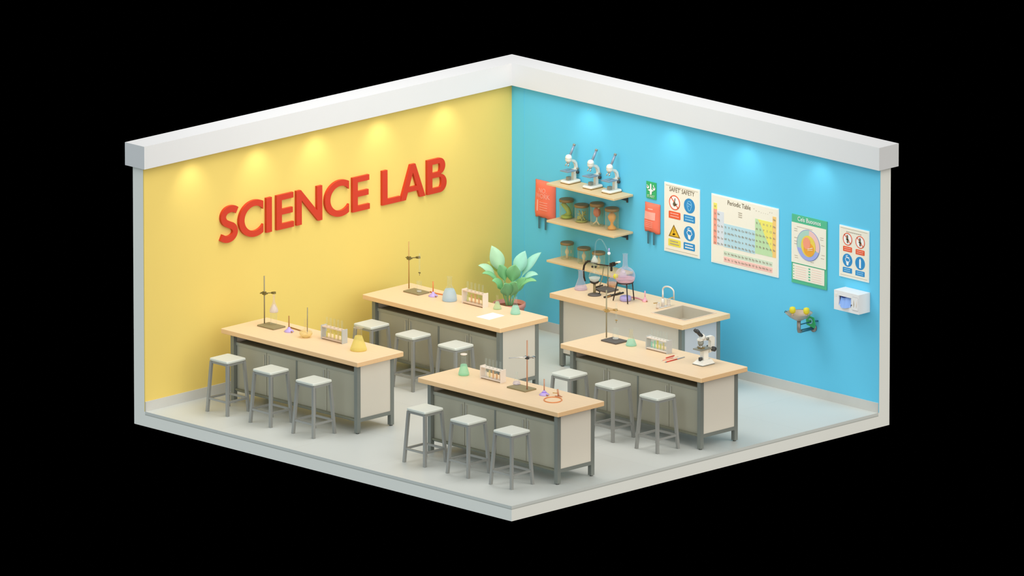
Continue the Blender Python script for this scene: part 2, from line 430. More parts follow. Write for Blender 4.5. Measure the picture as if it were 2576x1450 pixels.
# ------------------------------------------------------------------ benches
TH = .93
def bench(label, x0, x1, y0, y1, doors=True, fm='frame', sink=None):
    cx, cy = (x0+x1)/2, (y0+y1)/2; hx, hy = (x1-x0)/2, (y1-y0)/2
    t = thing('lab_bench', label, 'bench', (cx, cy, 0), 0, 'wooden topped lab benches')
    tp = MB()
    if sink:
        a, b, c, d = sink[0]-cx, sink[1]-cx, sink[2]-cy, sink[3]-cy
        for q in ((-hx, a, -hy, hy), (b, hx, -hy, hy), (a, b, -hy, c), (a, b, d, hy)): tp.box(*q, TH-.06, TH)
    else: tp.rbox(-hx, hx, -hy, hy, TH-.06, TH, .008)
    tp = tp.build('tabletop', 'wood', t); tp.data.materials.append(M['wood_band'])
    for pl in tp.data.polygons: pl.material_index = 0 if pl.normal.z > .5 else 1
    o = .09; lx, ly, lw = hx-o, hy-o+.01, .056
    for sx in (-1, 1):
        for sy in (-1, 1):
            x = sx*lx; y = sy*ly
            l = MB().box(min(x, x-sx*lw), max(x, x-sx*lw), min(y, y-sy*lw), max(y, y-sy*lw), .012, TH-.06)
            g = l.build('leg', fm, t)
            MB().cyl(.018, 0, .014, (x-sx*lw/2, y-sy*lw/2, 0), 12).build('foot', 'dark', g)
    ix = lx-lw; iy = ly-lw
    # side rails and end panels
    for sx in (-1, 1):
        MB().box(min(sx*lx, sx*(lx-.04)), max(sx*lx, sx*(lx-.04)), -iy, iy, .145, .19).build('end_rail', fm, t)
        MB().box(min(sx*(lx-.008), sx*(lx-.03)), max(sx*(lx-.008), sx*(lx-.03)), -iy, iy, .19, TH-.06).build('end_panel', 'panel' if doors else 'panel_cool', t)
    yb = ly-.01
    MB().box(-ix, ix, yb-.02, yb, .16, TH-.06).build('back_panel', 'panel', t)
    MB().box(-ix, ix, -ly+.03, -ly+.06, .145, .175).build('bottom_rail', fm, t)
    if doors:
        MB().box(-ix, ix, -ly+.015, yb-.02, .16, .18).build('cabinet_floor', 'inside', t)
        MB().box(-ix, ix, -ly+.075, yb-.02, .735, .752).build('open_shelf', 'inside', t)
        MB().box(-ix, ix, -ly+.042, -ly+.075, .722, .760).build('shelf_rail', 'rail', t)
        n = 4; w = 2*ix/n
        for i in range(n):
            a = -ix+i*w+.004; b = -ix+(i+1)*w-.004
            d = MB().box(a, b, -ly+.052, -ly+.072, .178, .718).build('door', 'door', t)
            hxp = b-.035 if i % 2 == 0 else a+.035
            MB().box(hxp-.006, hxp+.006, -ly+.034, -ly+.052, .56, .69).build('handle', 'handle', d)
        MB().box(-.012, .012, -ly+.046, -ly+.074, .178, .722).build('mullion', fm, t)
    else:
        MB().box(-ix, ix, -ly+.012, -ly+.03, .175, TH-.06).build('front_panel', 'panel', t)
    return t
# a lower rear height keeps the same world size for every bench
bench('wooden topped lab bench along the lower yellow wall with yellow flask', .31, 2.712, -5.33, -4.545)
bench('wooden topped lab bench near the corner with paper sheet and blue flask', .305, 2.725, -2.905, -2.07)
bench('wooden topped lab bench at the very front with green flask and orange tubes', 3.733, 6.138, -5.312, -4.522)
bench('wooden topped lab bench at right carrying a single microscope and pens', 3.77, 6.185, -2.912, -2.105)
SK = (onz(1645, 787, TH), onz(1721.7, 808.6, TH), onz(1796, 788.4, TH))
sk = (SK[0].x, (SK[1].x+SK[2].x)/2, (SK[0].y+SK[1].y)/2, SK[2].y)
bench('plain fronted lab bench with a sink against the blue wall', 1.888, 4.19, -1.215, -.38, doors=False, fm='frame', sink=sk)

# ------------------------------------------------------------------ stools
def stool(label, x, y):
    t = thing('stool', label, 'stool', (x, y, 0), 0, 'square seated lab stools')
    MB().rbox(-.16, .16, -.16, .16, .645, .678, .012).build('seat', 'seat', t)
    r = MB()
    for a, b in (((-.14, -.14), (.14, -.14)), ((.14, -.14), (.14, .14)), ((.14, .14), (-.14, .14)), ((-.14, .14), (-.14, -.14))):
        r.bar((*a, .63), (*b, .63), .02, .03)
    r.build('seat_frame', 'stool', t)
    for sx in (-1, 1):
        for sy in (-1, 1):
            MB().bar((sx*.178, sy*.178, 0), (sx*.14, sy*.14, .64), .034).build('leg', 'stool', t)
    k = .178-.038*.17/.64
    for a, b in (((-k, -k), (k, -k)), ((k, -k), (k, k)), ((k, k), (-k, k)), ((-k, k), (-k, -k))):
        MB().bar((*a, .17), (*b, .17), .018, .026).build('stretcher', 'stool', t)
    return t
ROWS = [((.705, 1.465, 2.215), -5.592, 'bench along the lower yellow wall'), ((.715, 1.445, 2.19), -3.145, 'bench near the corner'),
        ((4.145, 4.89, 5.63), -5.592, 'front bench'), ((4.165, 4.91, 5.67), -3.145, 'right bench with the microscope')]
st = None
for xs, y, nm in ROWS:
    for k, x in enumerate(xs):
        lab = '%s of three pale square stools at the %s' % (('leftmost', 'middle', 'rightmost')[k], nm)
        if st is None: st = stool(lab, x, y)
        else: dup(st, (x, y, 0), lab)

# ------------------------------------------------------------------ glassware kit
def B(px, py): return onz(px, py, TH)
def erlen(label, px, py, r, h, liq=None, lf=.5, neck=.35, gm='glass', lip=None, z=TH, loc=None, cap=None, belly=0):
    p = loc or onz(px, py, z)
    t = thing('conical_flask', label, 'flask', (p[0], p[1], z))
    rn = r*neck; ns = h*.63
    prof = [(r*.9, .001), (r, .012), (r*1.0, h*.06)]
    for i in range(1, 9):
        s = i/8; e = s+belly*math.sin(PI*s)*-.25
        prof.append((r+(rn-r)*e, h*.06+(ns-h*.06)*s))
    prof += [(rn, h*.97), (rn*1.3, h*.99), (rn*1.3, h)]
    MB().lathe(prof, seg=24, cap=False).build('glass_body', gm, t)
    if liq:
        zl = h*lf; pl = [(r*.92, .002), (r*1.02, .013)]
        for i in range(0, 7):
            zz = max(.016, h*.06)+(zl-max(.016, h*.06))*i/6; s = (zz-h*.06)/(ns-h*.06); e = s+belly*math.sin(PI*max(0, s))*-.25
            pl.append(((r+(rn-r)*max(0, e))*1.02, zz))
        MB().lathe(pl, seg=24).build('liquid', LQ[liq], t)
    if lip: MB().lathe([(rn*1.35, h*.955), (rn*1.55, h*.975), (rn*1.5, h*1.0), (rn*.8, h*1.0)], seg=20).build('rim', lip, t)
    return t
def beaker(label, px, py, r, h, liq=None, lf=.4, z=TH, gm='glass'):
    p = onz(px, py, z); t = thing('beaker', label, 'beaker', (p.x, p.y, z))
    MB().lathe([(r*.9, .001), (r, .008), (r, h*.97), (r*1.12, h)], seg=20, cap=False).build('glass_body', gm, t)
    if liq: MB().lathe([(r*.9, .004), (r*.93, h*lf)], seg=20).build('liquid', LQ[liq], t)
    return t
def rod_burner(label, px, py, r, hr, dm='purple', rm='brown_hose', hose=None, disc=None, hm=None, tx=0):
    p = B(px, py); t = thing('gas_burner', label, 'burner', (p.x, p.y, TH))
    MB().lathe([(r, 0), (r, .008), (r*.75, .022), (r*.35, .04), (r*.22, .06)], seg=20).build('base', dm, t)
    if disc: MB().lathe([(r*.55, .02), (r*.5, .035), (r*.2, .05)], seg=16).build('collar', disc, t)
    MB().tube([(0, 0, .05), (tx*.5, tx*.5, hr)], .0075, 8).build('barrel', rm, t)
    MB().tube([(r*.8, -r*.2, .012), (r*1.3, -r*.3, .012)], .007, 8).build('gas_inlet', 'brown_hose', t)
    if hose:
        q = [B(*h)-Vector((p.x, p.y, TH)) for h in hose]
        MB().tube([(a.x, a.y, .008) for a in q], .008, 8).build('hose', hm or 'brown_hose', t)
    return t
def stand(label, plate, rodpx, rodh, cz, clamp_to, pm='plate', rm='steelrod', cm='clamp', extra=None, back=.09):
    a, b, c = [onz(x, y, TH+.015) for x, y in plate]     # left, front, right corners of the plate top
    x0, x1, y0, y1 = a.x, (b.x+c.x)/2, (a.y+b.y)/2, c.y
    cx, cy = (x0+x1)/2, (y0+y1)/2
    t = thing('retort_stand', label, 'stand', (cx, cy, TH))
    MB().rbox(x0-cx, x1-cx, y0-cy, y1-cy, 0, .018, .004).build('base_plate', pm, t)
    r = onz(*rodpx, TH+.018); rx, ry = r.x-cx, r.y-cy
    MB().tube([(rx, ry, .018), (rx, ry, .018+rodh)], .008, 8).build('rod', rm, t)
    g = MB(); g.cbox((rx, ry, cz), (.045, .03, .04)); g.tube([(rx-.03, ry-.03, cz+.01), (rx+.03, ry+.03, cz-.01)], .006, 6)
    g.build('boss_head', cm, t)
    ux, uy = clamp_to                                     # clamp reach relative to the rod
    arm = MB().tube([(rx-ux*back/.2, ry-uy*back/.2, cz), (rx+ux, ry+uy, cz)], .006, 8).build('clamp_arm', cm, t)
    k = MB()
    ex, ey = rx+ux, ry+uy
    for s in (-1, 1):
        k.tube([(ex-ux*.12, ey-uy*.12, cz), (ex+s*.025, ey-s*.025, cz), (ex+ux*.15+s*.018, ey+uy*.15-s*.018, cz)], .0085, 6)
    k.cbox((ex-ux*.1, ey-uy*.1, cz), (.035, .035, .022))
    k.build('clamp_jaw', cm, arm)
    return t, (cx, cy, rx, ry)
ORD = ('first', 'second', 'third', 'fourth', 'fifth', 'sixth')
def rack(label, where, left, right, hh, above, n, cols, em='rack_grey', sm='rack', depth=.088):
    a = B(*left); b = B(*right); y = (a.y+b.y)/2; L_ = b.x-a.x; th = .012
    t = thing('test_tube_rack', label, 'rack', (a.x, y, TH), 0, 'test tube racks on the benches')
    for x in (0, L_-th): MB().box(x, x+th, 0, depth, 0, hh).build('end_plate', em, t)
    ms = M[sm]
    f = MB().box(th, L_-th, .004, depth-.004, .012, .026); f.build('base_shelf', ms, t)
    f = MB()
    xs = [th+.05+(L_-2*th-.09)*(i)/(n-1) for i in range(n)]
    rt = .0135; prev = th
    for x in xs:                                           # top shelf with openings for the tubes
        f.box(prev, x-rt, .006, depth-.006, hh-.022, hh-.01); prev = x+rt
        f.box(x-rt, x+rt, .006, depth/2-rt, hh-.022, hh-.01); f.box(x-rt, x+rt, depth/2+rt, depth-.006, hh-.022, hh-.01)
    f.box(prev, L_-th, .006, depth-.006, hh-.022, hh-.01); f.build('top_shelf', ms, t)
    ht = hh-.01+above-.028
    for i, x in enumerate(xs):
        col = cols[i % len(cols)]
        tt = thing('test_tube', '%s test tube from left, %s, %s rack' % (ORD[i], TC[col], where), 'test tube',
                   (a.x+x, y+depth/2, TH+.026), 0, 'test tubes in the rack on the '+where)
        tr = .0118
        MB().lathe([(.0004, 0), (tr*.7, .004), (tr, .014), (tr, ht-.004), (tr*1.12, ht)], seg=14, cap=False).build('glass_wall', 'glass', tt)
        if col: MB().lathe([(.0004, -.0005), (tr*.75, .003), (tr*1.04, .014), (tr*1.04, hh*(.42+.12*((i*7) % 3)))], seg=12).build('liquid', LQ[col], tt)
    return t
TC = {'yellow': 'holding yellow liquid', 'amber': 'holding amber liquid', 'orange': 'holding orange liquid', 'lime': 'holding lime liquid',
      'green': 'holding green liquid', 'pink': 'holding pink liquid', 'teal': 'holding teal liquid', 'white': 'holding pale liquid', None: 'empty'}
R1 = .7071

# --- bench along the lower yellow wall
stand('retort stand with a hanging glass funnel on the lower yellow wall bench', ((646.7, 818), (688.7, 829), (718, 821)), (665.2, 814), .60, .40, (.07, .10))
b1 = onz(688, 818, TH+.018)
t = thing('glass_funnel', 'pear shaped glass funnel hanging in a clamp above the beaker', 'funnel', (onz(689, 786, TH+.17).x, onz(689, 786, TH+.17).y, TH+.17))
MB().lathe([(.018, -.01), (.052, .002), (.055, .02), (.048, .05), (.03, .09), (.014, .13), (.011, .17), (.013, .225)], seg=22, cap=False).build('glass_body', 'glass_p', t)
MB().lathe([(.02, -.004), (.046, .004), (.05, .018), (.03, .06), (.006, .10)], seg=20).build('contents', LQ['white'], t)
beaker('tall clear beaker standing on the stand plate under the glass funnel', 688.5, 817, .042, .15, z=TH+.019)
rod_burner('lilac based rod burner beside the retort stand on lower yellow wall bench', 727, 835, .06, .2, hose=[(728.4, 825), (745, 830), (761, 835)])
def round_flask(label, px, py, r, hb, ht, liq, lf, rn=.02, gm='glass_y', z=TH, rod=None, name='round_flask'):
    p = onz(px, py, z); t = thing(name, label, 'flask', (p.x, p.y, z))
    prof = [(r*.55, .001)]; n = 10
    for i in range(n+1):
        a = -PI*.36+(PI*.36+PI*.42)*i/n; prof.append((r*math.cos(a), hb/2+hb/2*math.sin(a)/math.sin(PI*.42)*.98))
    prof = [(a, max(.002, b)) for a, b in prof]; prof += [(rn, hb*1.12), (rn, ht*.97), (rn*1.25, ht)]
    MB().lathe(prof, seg=24, cap=False).build('glass_body', gm, t)
    pl = [(a*1.02, b) for a, b in prof if b <= hb*lf]; pl = [(pl[0][0], .004)]+pl[1:]+[(pl[-1][0]*.99, hb*lf)]
    MB().lathe(pl, seg=24).build('liquid', LQ[liq], t)
    if rod: MB().tube([(.012, .012, hb*.4), (.014, .014, rod)], .006, 8).build('stirring_rod', 'steelrod', t)
    return t
round_flask('squat round flask of amber liquid with a tall stirring rod', 769.6, 849, .079, .105, .23, 'amber', .66, rn=.021, rod=.375)
rack('grey ended test tube rack on the lower yellow wall bench', 'lower yellow wall bench', (806.9, 852.9), (861.6, 866.4), .175, .115, 5, ['yellow', 'amber', 'yellow', 'amber', 'lime'])
erlen('large conical flask of yellow liquid with a wide lip', 902, 881.5, .101, .29, 'yellow', .62, .42, 'glass_y', lip='glass_y')

# --- bench near the corner
stand('slim retort stand holding a burette on the bench near the corner', ((1013.4, 732), (1054.6, 741.9), (1079.7, 734.3)), (1028.8, 726), .595, .405, (.06, .11), rm='brass', back=.05)
p = onz(1055.4, 735, TH)
t = thing('burette', 'slender glass burette clamped over the beaker on the corner bench', 'burette', (p.x, p.y, TH+.24))
MB().tube([(0, 0, 0), (0, 0, .25)], .009, 10).build('glass_tube', 'glass', t); MB().tube([(0, 0, -.03), (0, 0, 0)], .004, 8).build('tip', 'steelrod', t)
MB().cbox((0, 0, .005), (.03, .012, .012)).build('stopcock', 'clamp', t)
beaker('small clear beaker on the stand plate on the bench near the corner', 1054.5, 735, .031, .14, 'white', .1, z=TH+.019)
rod_burner('lilac based rod burner with orange hose on the bench near the corner', 1089.5, 746, .058, .19, rm='orange_hose', hose=[(1082, 736), (1098, 740), (1114, 743)], hm='orange_hose')
erlen('large conical flask of blue liquid on the bench near the corner', 1131, 757, .09, .31, 'blue', .48, .3, 'glass', belly=1.0)
rack('white ended rack of orange test tubes on the bench near the corner', 'bench near the corner', (1163.9, 762.3), (1213, 776.8), .18, .11, 5, ['lime', 'orange', 'orange', 'orange', 'amber'], em='rack_white')
erlen('small conical flask of pale green liquid behind the paper sheet', 1251, 778, .052, .175, 'mint', .55, .24, 'glass_y')
q = [B(*c) for c in ((1198, 798), (1230.6, 805.6), (1269, 795), (1239.7, 787.4))]
c = sum(q, Vector())/4
o = MB().prism([(a.x-c.x, a.y-c.y) for a in q], .0005, .0035, fr).build('paper_sheet', 'paper'); o.location = (c.x, c.y, TH)
tag(o, 'blank white sheet of paper lying flat on the corner bench', 'paper')
erlen('conical flask of teal liquid in front of the plant pot', 1296.6, 790.5, .061, .22, 'teal', .48, .33, 'glass', belly=.5)

# --- front bench
erlen('conical flask of green liquid with white rim on the front bench', 1166.7, 944, .066, .265, 'green', .5, .42, 'glass', lip='rack_white')
rack('white wooden rack of orange test tubes on the front bench', 'front bench', (1207.3, 952.2), (1259.7, 965.3), .16, .105, 5, ['white', 'amber', 'orange', 'orange', 'orange'], em='rack_white', sm='rack_white')
stand('retort stand with red rod and bright clamp on the front bench', ((1276, 973), (1320, 985.6), (1349.5, 977.8)), (1326, 980), .61, .415, (.05, .07), rm='copper', cm='chrome', back=.52)
erlen('tiny clear conical flask on the stand plate of the front bench', 1299.7, 967.5, .048, .155, 'lilac', .25, .3, z=TH+.019)
rod_burner('violet rod burner on a pale disc on the front bench', 1369, 994.5, .062, .2, dm='purple', rm='copper', disc='violet')
p = B(1405, 999)
t = thing('brass_burner', 'small brass burner with a looped orange hose on the front bench', 'burner', (p.x, p.y, TH))
bs = MB().cyl(.02, 0, .012)
for k in range(4):
    a = k*PI/2+.4; bs.bar((0, 0, .006), (.045*math.cos(a), .045*math.sin(a), .006), .016, .01)
bs.build('base', 'copper', t)
MB().tube([(0, 0, .01), (-.008, -.008, .095)], .011, 10).build('barrel', 'copper', t)
MB().tube([(-.05, -.05, .05), (0, 0, .045)], .006, 8).build('valve', 'brass', t)
c = B(1391, 1007.5)-Vector((p.x, p.y, TH)); lp = []
for k in range(29):
    a = math.radians(-20+k*350/28); u = .108*math.cos(a); v = .135*math.sin(a)
    lp.append((c.x+u*R1+v*-R1, c.y+u*R1+v*R1, .006))
MB().tube(lp, .0055, 6).build('hose', 'orange_hose', t)

# --- right bench
stand('retort stand holding a burette over a beaker on the right bench', ((1511.4, 855.6), (1551, 865.5), (1577.6, 857)), (1525.5, 850), .60, .36, (.055, .11), pm='plate_dark', rm='steelrod', cm='brass', back=.04)
p = onz(1550.3, 853, TH)
t = thing('burette', 'slender glass burette clamped over the beaker on the right bench', 'burette', (p.x, p.y, TH+.23))
MB().tube([(0, 0, 0), (0, 0, .22)], .009, 10).build('glass_tube', 'glass', t); MB().tube([(0, 0, -.03), (0, 0, 0)], .004, 8).build('tip', 'steelrod', t)
MB().cbox((0, 0, .005), (.03, .012, .012)).build('stopcock', 'brass', t)
beaker('clear beaker with white powder on the dark stand plate, right bench', 1548.7, 854, .039, .14, 'white', .12, z=TH+.019)
erlen('slender conical flask of teal liquid on the right bench', 1587.6, 870, .066, .205, 'teal', .38, .36, 'glass_y')
rack('pale rack of green and yellow test tubes on the right bench', 'right bench', (1624, 878.7), (1677.8, 892), .165, .1, 6, ['teal', 'green', 'yellow', 'lime', 'amber', None], em='rack_grey', sm='rack_white')
def pen(label, a, b, m1, m2=None, split=.6, r=.007, cat='pen', nm='pen'):
    a = B(*a); b = B(*b); L_ = (b-a).length; ang = math.atan2(b.y-a.y, b.x-a.x)
    t = thing(nm, label, cat, (a.x, a.y, TH), ang, 'pens lying on the right bench')
    MB().tube([(L_*.08, 0, r), (L_*split, 0, r)], r, 8).build('barrel', m1, t)
    MB().tube([(0, 0, r), (L_*.08, 0, r)], r*.25, 8, r1=r).build('nib', m2 or m1, t)
    MB().tube([(L_*split, 0, r), (L_, 0, r)], r*.95, 8, r1=r*.5).build('cap', m2 or m1, t)
    return t
M['pen_red'] = mat('red_pen', (214, 70, 56), .4)
pen('short dark red pen nearest the test tube rack', (1674.4, 902.7), (1696.8, 896.3), 'pen_red', 'p_red', .9)
pen('pink and white pen between the two red pens', (1662.9, 909), (1706, 898.5), 'coral_light', 'micro', .7, .006)
pen('long red pen with a grey tip at the front', (1672, 913.5), (1722.4, 900), 'pen_red', 'slate', .62)

# microscopes
def microscope(label, loc, kind):
    t = thing('microscope', label, 'microscope', loc, 0, 'microscopes on the top shelf' if kind == 'shelf' else None)
    yz = lambda u, v, w: (w, u, v)
    if kind == 'shelf':
        b = MB().rbox(-.08, .08, -.11, .11, .008, .04, .016)
        b.build('base', 'micro', t); MB().box(-.074, .074, -.104, .104, 0, .009).build('base_rim', 'micro_edge', t)
        MB().box(-.022, .022, .035, .078, .04, .17).build('column', 'micro', t)
        MB().box(-.02, .02, -.06, -.01, .04, .085).build('illuminator', 'stage_grey', t)
        MB().box(-.068, .068, -.118, .035, .155, .167).build('stage', 'slate', t)
        MB().cbox((0, -.05, .171), (.02, .06, .006)).build('slide_clip', 'chrome', t)
        o_ = [(.06, .07), (.095, .12), (.112, .19), (.098, .245), (.06, .285), (.0, .305)]
        arm = []
        outer = o_; inner = [(.0, .277), (.045, .258), (.07, .230), (.079, .19), (.068, .15), (.045, .12)]
        MB().prism(outer+inner, -.018, .018, yz).build('arm', 'micro', t)
        MB().lathe([(.026, .272), (.04, .285), (.043, .305), (.043, .308), (.041, .309), (.043, .31), (.042, .335), (.03, .358), (.012, .366)], c=(0, -.035, 0), seg=20).build('head', 'micro', t)
        n = MB().lathe([(.014, .255), (.026, .275)], c=(0, -.035, 0), seg=16)
        n.build('nosepiece', 'chrome', t)
        for dx, dy in ((0, 0), (-.016, -.022), (.012, -.02)):
            MB().tube([(dx, -.035+dy*.4, .262), (dx*1.6, -.035+dy*1.5, .222)], .0075, 8).build('objective', 'chrome' if dx else 'stage_grey', t)
        e = MB().tube([(0, -.012, .345), (0, .065, .475)], .0155, 14); g = e.build('eyepiece_tube', 'slate', t)
        MB().tube([(0, .058, .463), (0, .07, .483)], .018, 14).build('eyepiece_cap', 'stage_grey', g)
        for s in (-1, 1):
            MB().tube([(s*.018, .09, .125), (s*.045, .09, .125)], .02, 14).build('focus_knob', 'dark', t)
        MB().tube([(.016, .10, .17), (.036, .10, .17)], .012, 12).build('fine_focus_knob', 'stage_grey', t)
    else:
        MB().rbox(-.0935, .0935, -.111, .111, 0, .012, .012).build('base_rim', 'stage_grey', t)
        MB().add([(-.088, -.105, .012), (.088, -.105, .012), (.088, .105, .012), (-.088, .105, .012),
                  (-.05, -.06, .06), (.05, -.06, .06), (.05, .085, .06), (-.05, .085, .06)],
                 [(3, 2, 1, 0), (4, 5, 6, 7), (0, 1, 5, 4), (1, 2, 6, 5), (2, 3, 7, 6), (3, 0, 4, 7)]).build('base', 'micro', t)
        MB().box(-.033, .033, -.03, .05, .06, .19).build('column', 'micro', t)
        MB().cyl(.024, .055, .09, (0, -.055, 0), 16).build('illuminator', 'dark', t)
        MB().box(-.07, .07, -.115, .075, .19, .205).build('stage', 'stage_grey', t)
        MB().box(-.03, .03, -.07, -.01, .205, .215).build('slide_holder', 'micro_edge', t)
        MB().prism([(.075, .13), (.165, .15), (.17, .31), (.14, .335), (-.07, .335), (-.09, .32), (-.085, .30), (.08, .295), (.105, .27), (.10, .19)], -.024, .024, yz).build('arm', 'micro', t)
        MB().lathe([(.02, .24), (.036, .262), (.036, .295)], c=(0, -.05, 0), seg=16).build('nosepiece', 'stage_grey', t)
        for dx, dy in ((0, 0), (-.025, -.02), (.025, -.02)):
            MB().tube([(dx*.5, -.05+dy*.5, .255), (dx*1.3, -.05+dy*1.3, .216)], .009, 8).build('objective', 'chrome' if dx else 'brass', t)
        MB().tube([(0, -.01, .325), (0, -.04, .36)], .042, 16, r1=.036).build('head', 'micro', t)
        for s in (-1, 1):
            g = MB().tube([(s*.016, -.045, .365), (s*.018, -.11, .425)], .017, 12, r1=.015).build('eyepiece_tube', 'dark', t)
            MB().tube([(s*.018, -.108, .422), (s*.018, -.135, .447)], .021, 12).build('eyepiece_cup', 'dark', g)
        for s in (-1, 1):
            MB().tube([(s*.024, .13, .175), (s*.062, .13, .175)], .03, 16).build('focus_knob', 'dark', t)
            MB().tube([(s*.024, .04, .315), (s*.036, .04, .315)], .02, 14).build('adjustment_knob', 'stage_grey', t)
    return t
mp = B(1770, 916.5)
microscope('white bench microscope with dark twin eyepieces on the right bench', (mp.x, mp.y, TH), 'bench')

# --- sink bench: sink and faucet
x0, x1, y0, y1 = sk
t = thing('sink', 'stainless steel sink basin set into the bench by the blue wall', 'sink', ((x0+x1)/2, (y0+y1)/2, TH))
hx, hy = (x1-x0)/2, (y1-y0)/2; ww = .006; dp = .16
g = MB(); g.box(-hx+.001, hx-.001, -hy+.001, hy-.001, -dp, -dp+ww)
for q in ((-hx+.001, -hx+ww, -hy+.001, hy-.001), (hx-ww, hx-.001, -hy+.001, hy-.001), (-hx+ww, hx-ww, -hy+.001, -hy+ww), (-hx+ww, hx-ww, hy-ww, hy-.001)): g.box(*q, -dp+ww, .002)
g.build('basin', 'steel', t)
rm = MB(); rw = .018
for q in ((-hx-rw, -hx+.003, -hy-rw, hy+rw), (hx-.003, hx+rw, -hy-rw, hy+rw), (-hx+.003, hx-.003, -hy-rw, -hy+.003), (-hx+.003, hx-.003, hy-.003, hy+rw)): rm.box(*q, .0005, .005)
rm.build('rim', 'rack', t)
MB().cyl(.028, -dp+ww, -dp+ww+.004, (0, 0, 0), 18).build('drain', 'ew_pipe', t)
fp = B(1667.4, 774)
t = thing('faucet', 'chrome gooseneck faucet with two side taps behind the sink', 'faucet', (fp.x, fp.y, TH))
MB().rbox(-.03, .03, -.10, .12, 0, .012, .008).build('base_plate', 'tap', t)
MB().cyl(.021, .012, .115).build('column', 'tap', t)
pts = [(0, 0, .11), (0, 0, .225)]
ap = .095
for k in range(13):
    a = PI-PI*k/12; pts.append(((ap+ap*math.cos(a))*.98, (ap+ap*math.cos(a))*.02, .225+.055*math.sin(a)))
pts.append((.188, .004, .13))
MB().tube(pts, .0115, 12, r1=.009).build('spout', 'tap', t)
for yy, hh, s in ((-.085, .07, -1), (.10, .085, 1)):
    k = MB().lathe([(.026, .012), (.022, .03), (.022, hh), (.026, hh+.008)], c=(0, yy, 0), seg=16).build('tap', 'tap', t)
    MB().bar((0, yy, hh+.006), (0, yy+s*.075, hh+.012), .014, .01).build('lever', 'brass', k)

# --- sink bench: distillation set
erlen('empty clear conical flask on the left end of the sink bench', 1461, 729, .08, .245, 'lilac', .18, .36, 'glass_p')
p = B(1495.5, 743)
t = thing('flask_support', 'dark iron pedestal holding a round flask on the sink bench', 'pedestal', (p.x, p.y, TH))
MB().lathe([(.085, 0), (.082, .012), (.05, .022), (.02, .03)], seg=22).build('base', 'plate_dark', t)
MB().cyl(.017, .025, .15, seg=14).build('column', 'plate', t)
MB().lathe([(.02, .145), (.045, .155), (.062, .175), (.058, .177), (.03, .165), (.01, .16)], seg=20).build('cradle', 'black', t)
MB().tube([(.01, .01, .10), (.07, .08, .125)], .01, 8).build('side_arm', 'black', t)
MB().tube([(.015, .015, .07), (.05, .045, .045), (.04, .035, .012)], .008, 8).build('lower_arm', 'black', t)
pr = (p.x, p.y)
t = thing('boiling_flask', 'round glass boiling flask resting on the dark pedestal', 'flask', (*pr, TH+.168))
MB().lathe([(.02, 0), (.05, .018), (.07, .055), (.072, .08), (.06, .115), (.035, .138), (.016, .15), (.014, .22), (.02, .225)], seg=24, cap=False).build('glass_body', 'glass', t)
MB().lathe([(.019, .0), (.051, .018), (.0705, .054), (.0705, .056)], seg=22).build('liquid', LQ['white'], t)
t = thing('still_head', 'white cone still head with a glass tube arching over the shelf', 'glassware', (*pr, TH+.42))
MB().lathe([(.014, -.02), (.05, .0), (.046, .02), (.02, .08), (.012, .10)], seg=22, cap=False).build('glass_body', 'glass', t)
MB().lathe([(.042, .004), (.036, .03), (.008, .085)], seg=20).build('contents', LQ['white'], t)
# arch in the vertical plane of the bench length
def rel(px, py, base, yoff=0.0):
    q_ = ony(px, py, base[1]+yoff); return (q_.x-base[0], q_.y-base[1], q_.z-base[2])
bb = (*pr, TH+.42)
arch = [(0, 0, .095)]+[rel(x_, y_, bb) for x_, y_ in ((1497, 630), (1498, 615), (1501, 606), (1507, 602), (1513, 603), (1519, 611), (1525, 624), (1531, 636))]
MB().tube(arch, .006, 8).build('arched_tube', 'glass', t)
b0 = rel(1532, 638, bb)
k = MB().ball(b0, .02, .02, .02).build('joint', 'p_white', t)
MB().tube([(b0[0], b0[1], b0[2]+.015), (b0[0], b0[1], b0[2]+.065)], .008, 8).build('stopper', 'lilac', t)
MB().tube([(b0[0], b0[1], b0[2]-.015), (b0[0], b0[1], b0[2]-.24)], .006, 8).build('drop_tube', 'glass', t)
for dx_ in (-.012, .026): MB().ball((dx_, dx_*.5-.02, -.055), .014).build('neck_clamp', 'black', t)
# stand behind
pa = [onz(x_, y_, TH+.015) for x_, y_ in ((1500, 729), (1527, 736), (1550, 726))]
cx, cy = (pa[0].x+pa[2].x)/2, (pa[0].y+pa[2].y)/2
t = thing('retort_stand', 'dark retort stand with hose and clamps on the sink bench', 'stand', (cx, cy, TH))
MB().rbox(-.12, .12, -.10, .10, 0, .018, .004).build('base_plate', 'plate_dark', t)
rx, ry = -.05, .08
MB().tube([(rx, ry, .018), (rx, ry, .27), (rx-.03, ry-.005, .285), (rx-.068, ry-.01, .27), (rx-.072, ry-.012, .22), (rx-.072, ry-.03, .12), (rx-.055, ry-.1, .018)], .006, 8).build('bent_rod', 'steelrod', t)
ca = MB().tube([(rx-.33, ry-.03, .30), (rx-.15, ry-.03, .285), (rx, ry, .29), (rx+.12, ry-.02, .33), (rx+.2, ry-.03, .36)], .008, 8).build('clamp_arm', 'black', t)
MB().cbox((rx+.07, ry-.01, .315), (.03, .04, .045)).cbox((rx+.12, ry-.02, .335), (.03, .04, .045)).build('clamp_screw', 'black', ca)
MB().cbox((rx+.07, ry-.01, .26), (.02, .02, .05)).build('wing_nut', 'black', ca)
hs = [(rx-.24, ry-.03, .302), (rx-.30, ry-.03, .30), (rx-.35, ry-.03, .275), (rx-.385, ry-.03, .23), (rx-.40, ry-.03, .16), (rx-.39, ry-.03, .09), (rx-.37, ry-.03, .03)]
MB().tube(hs, .0125, 10).build('hose', 'black', ca)
MB().tube([(rx+.16, ry-.02, .36), (rx+.24, ry-.03, .385)], .013, 10).build('clamp_grip', 'micro', ca)
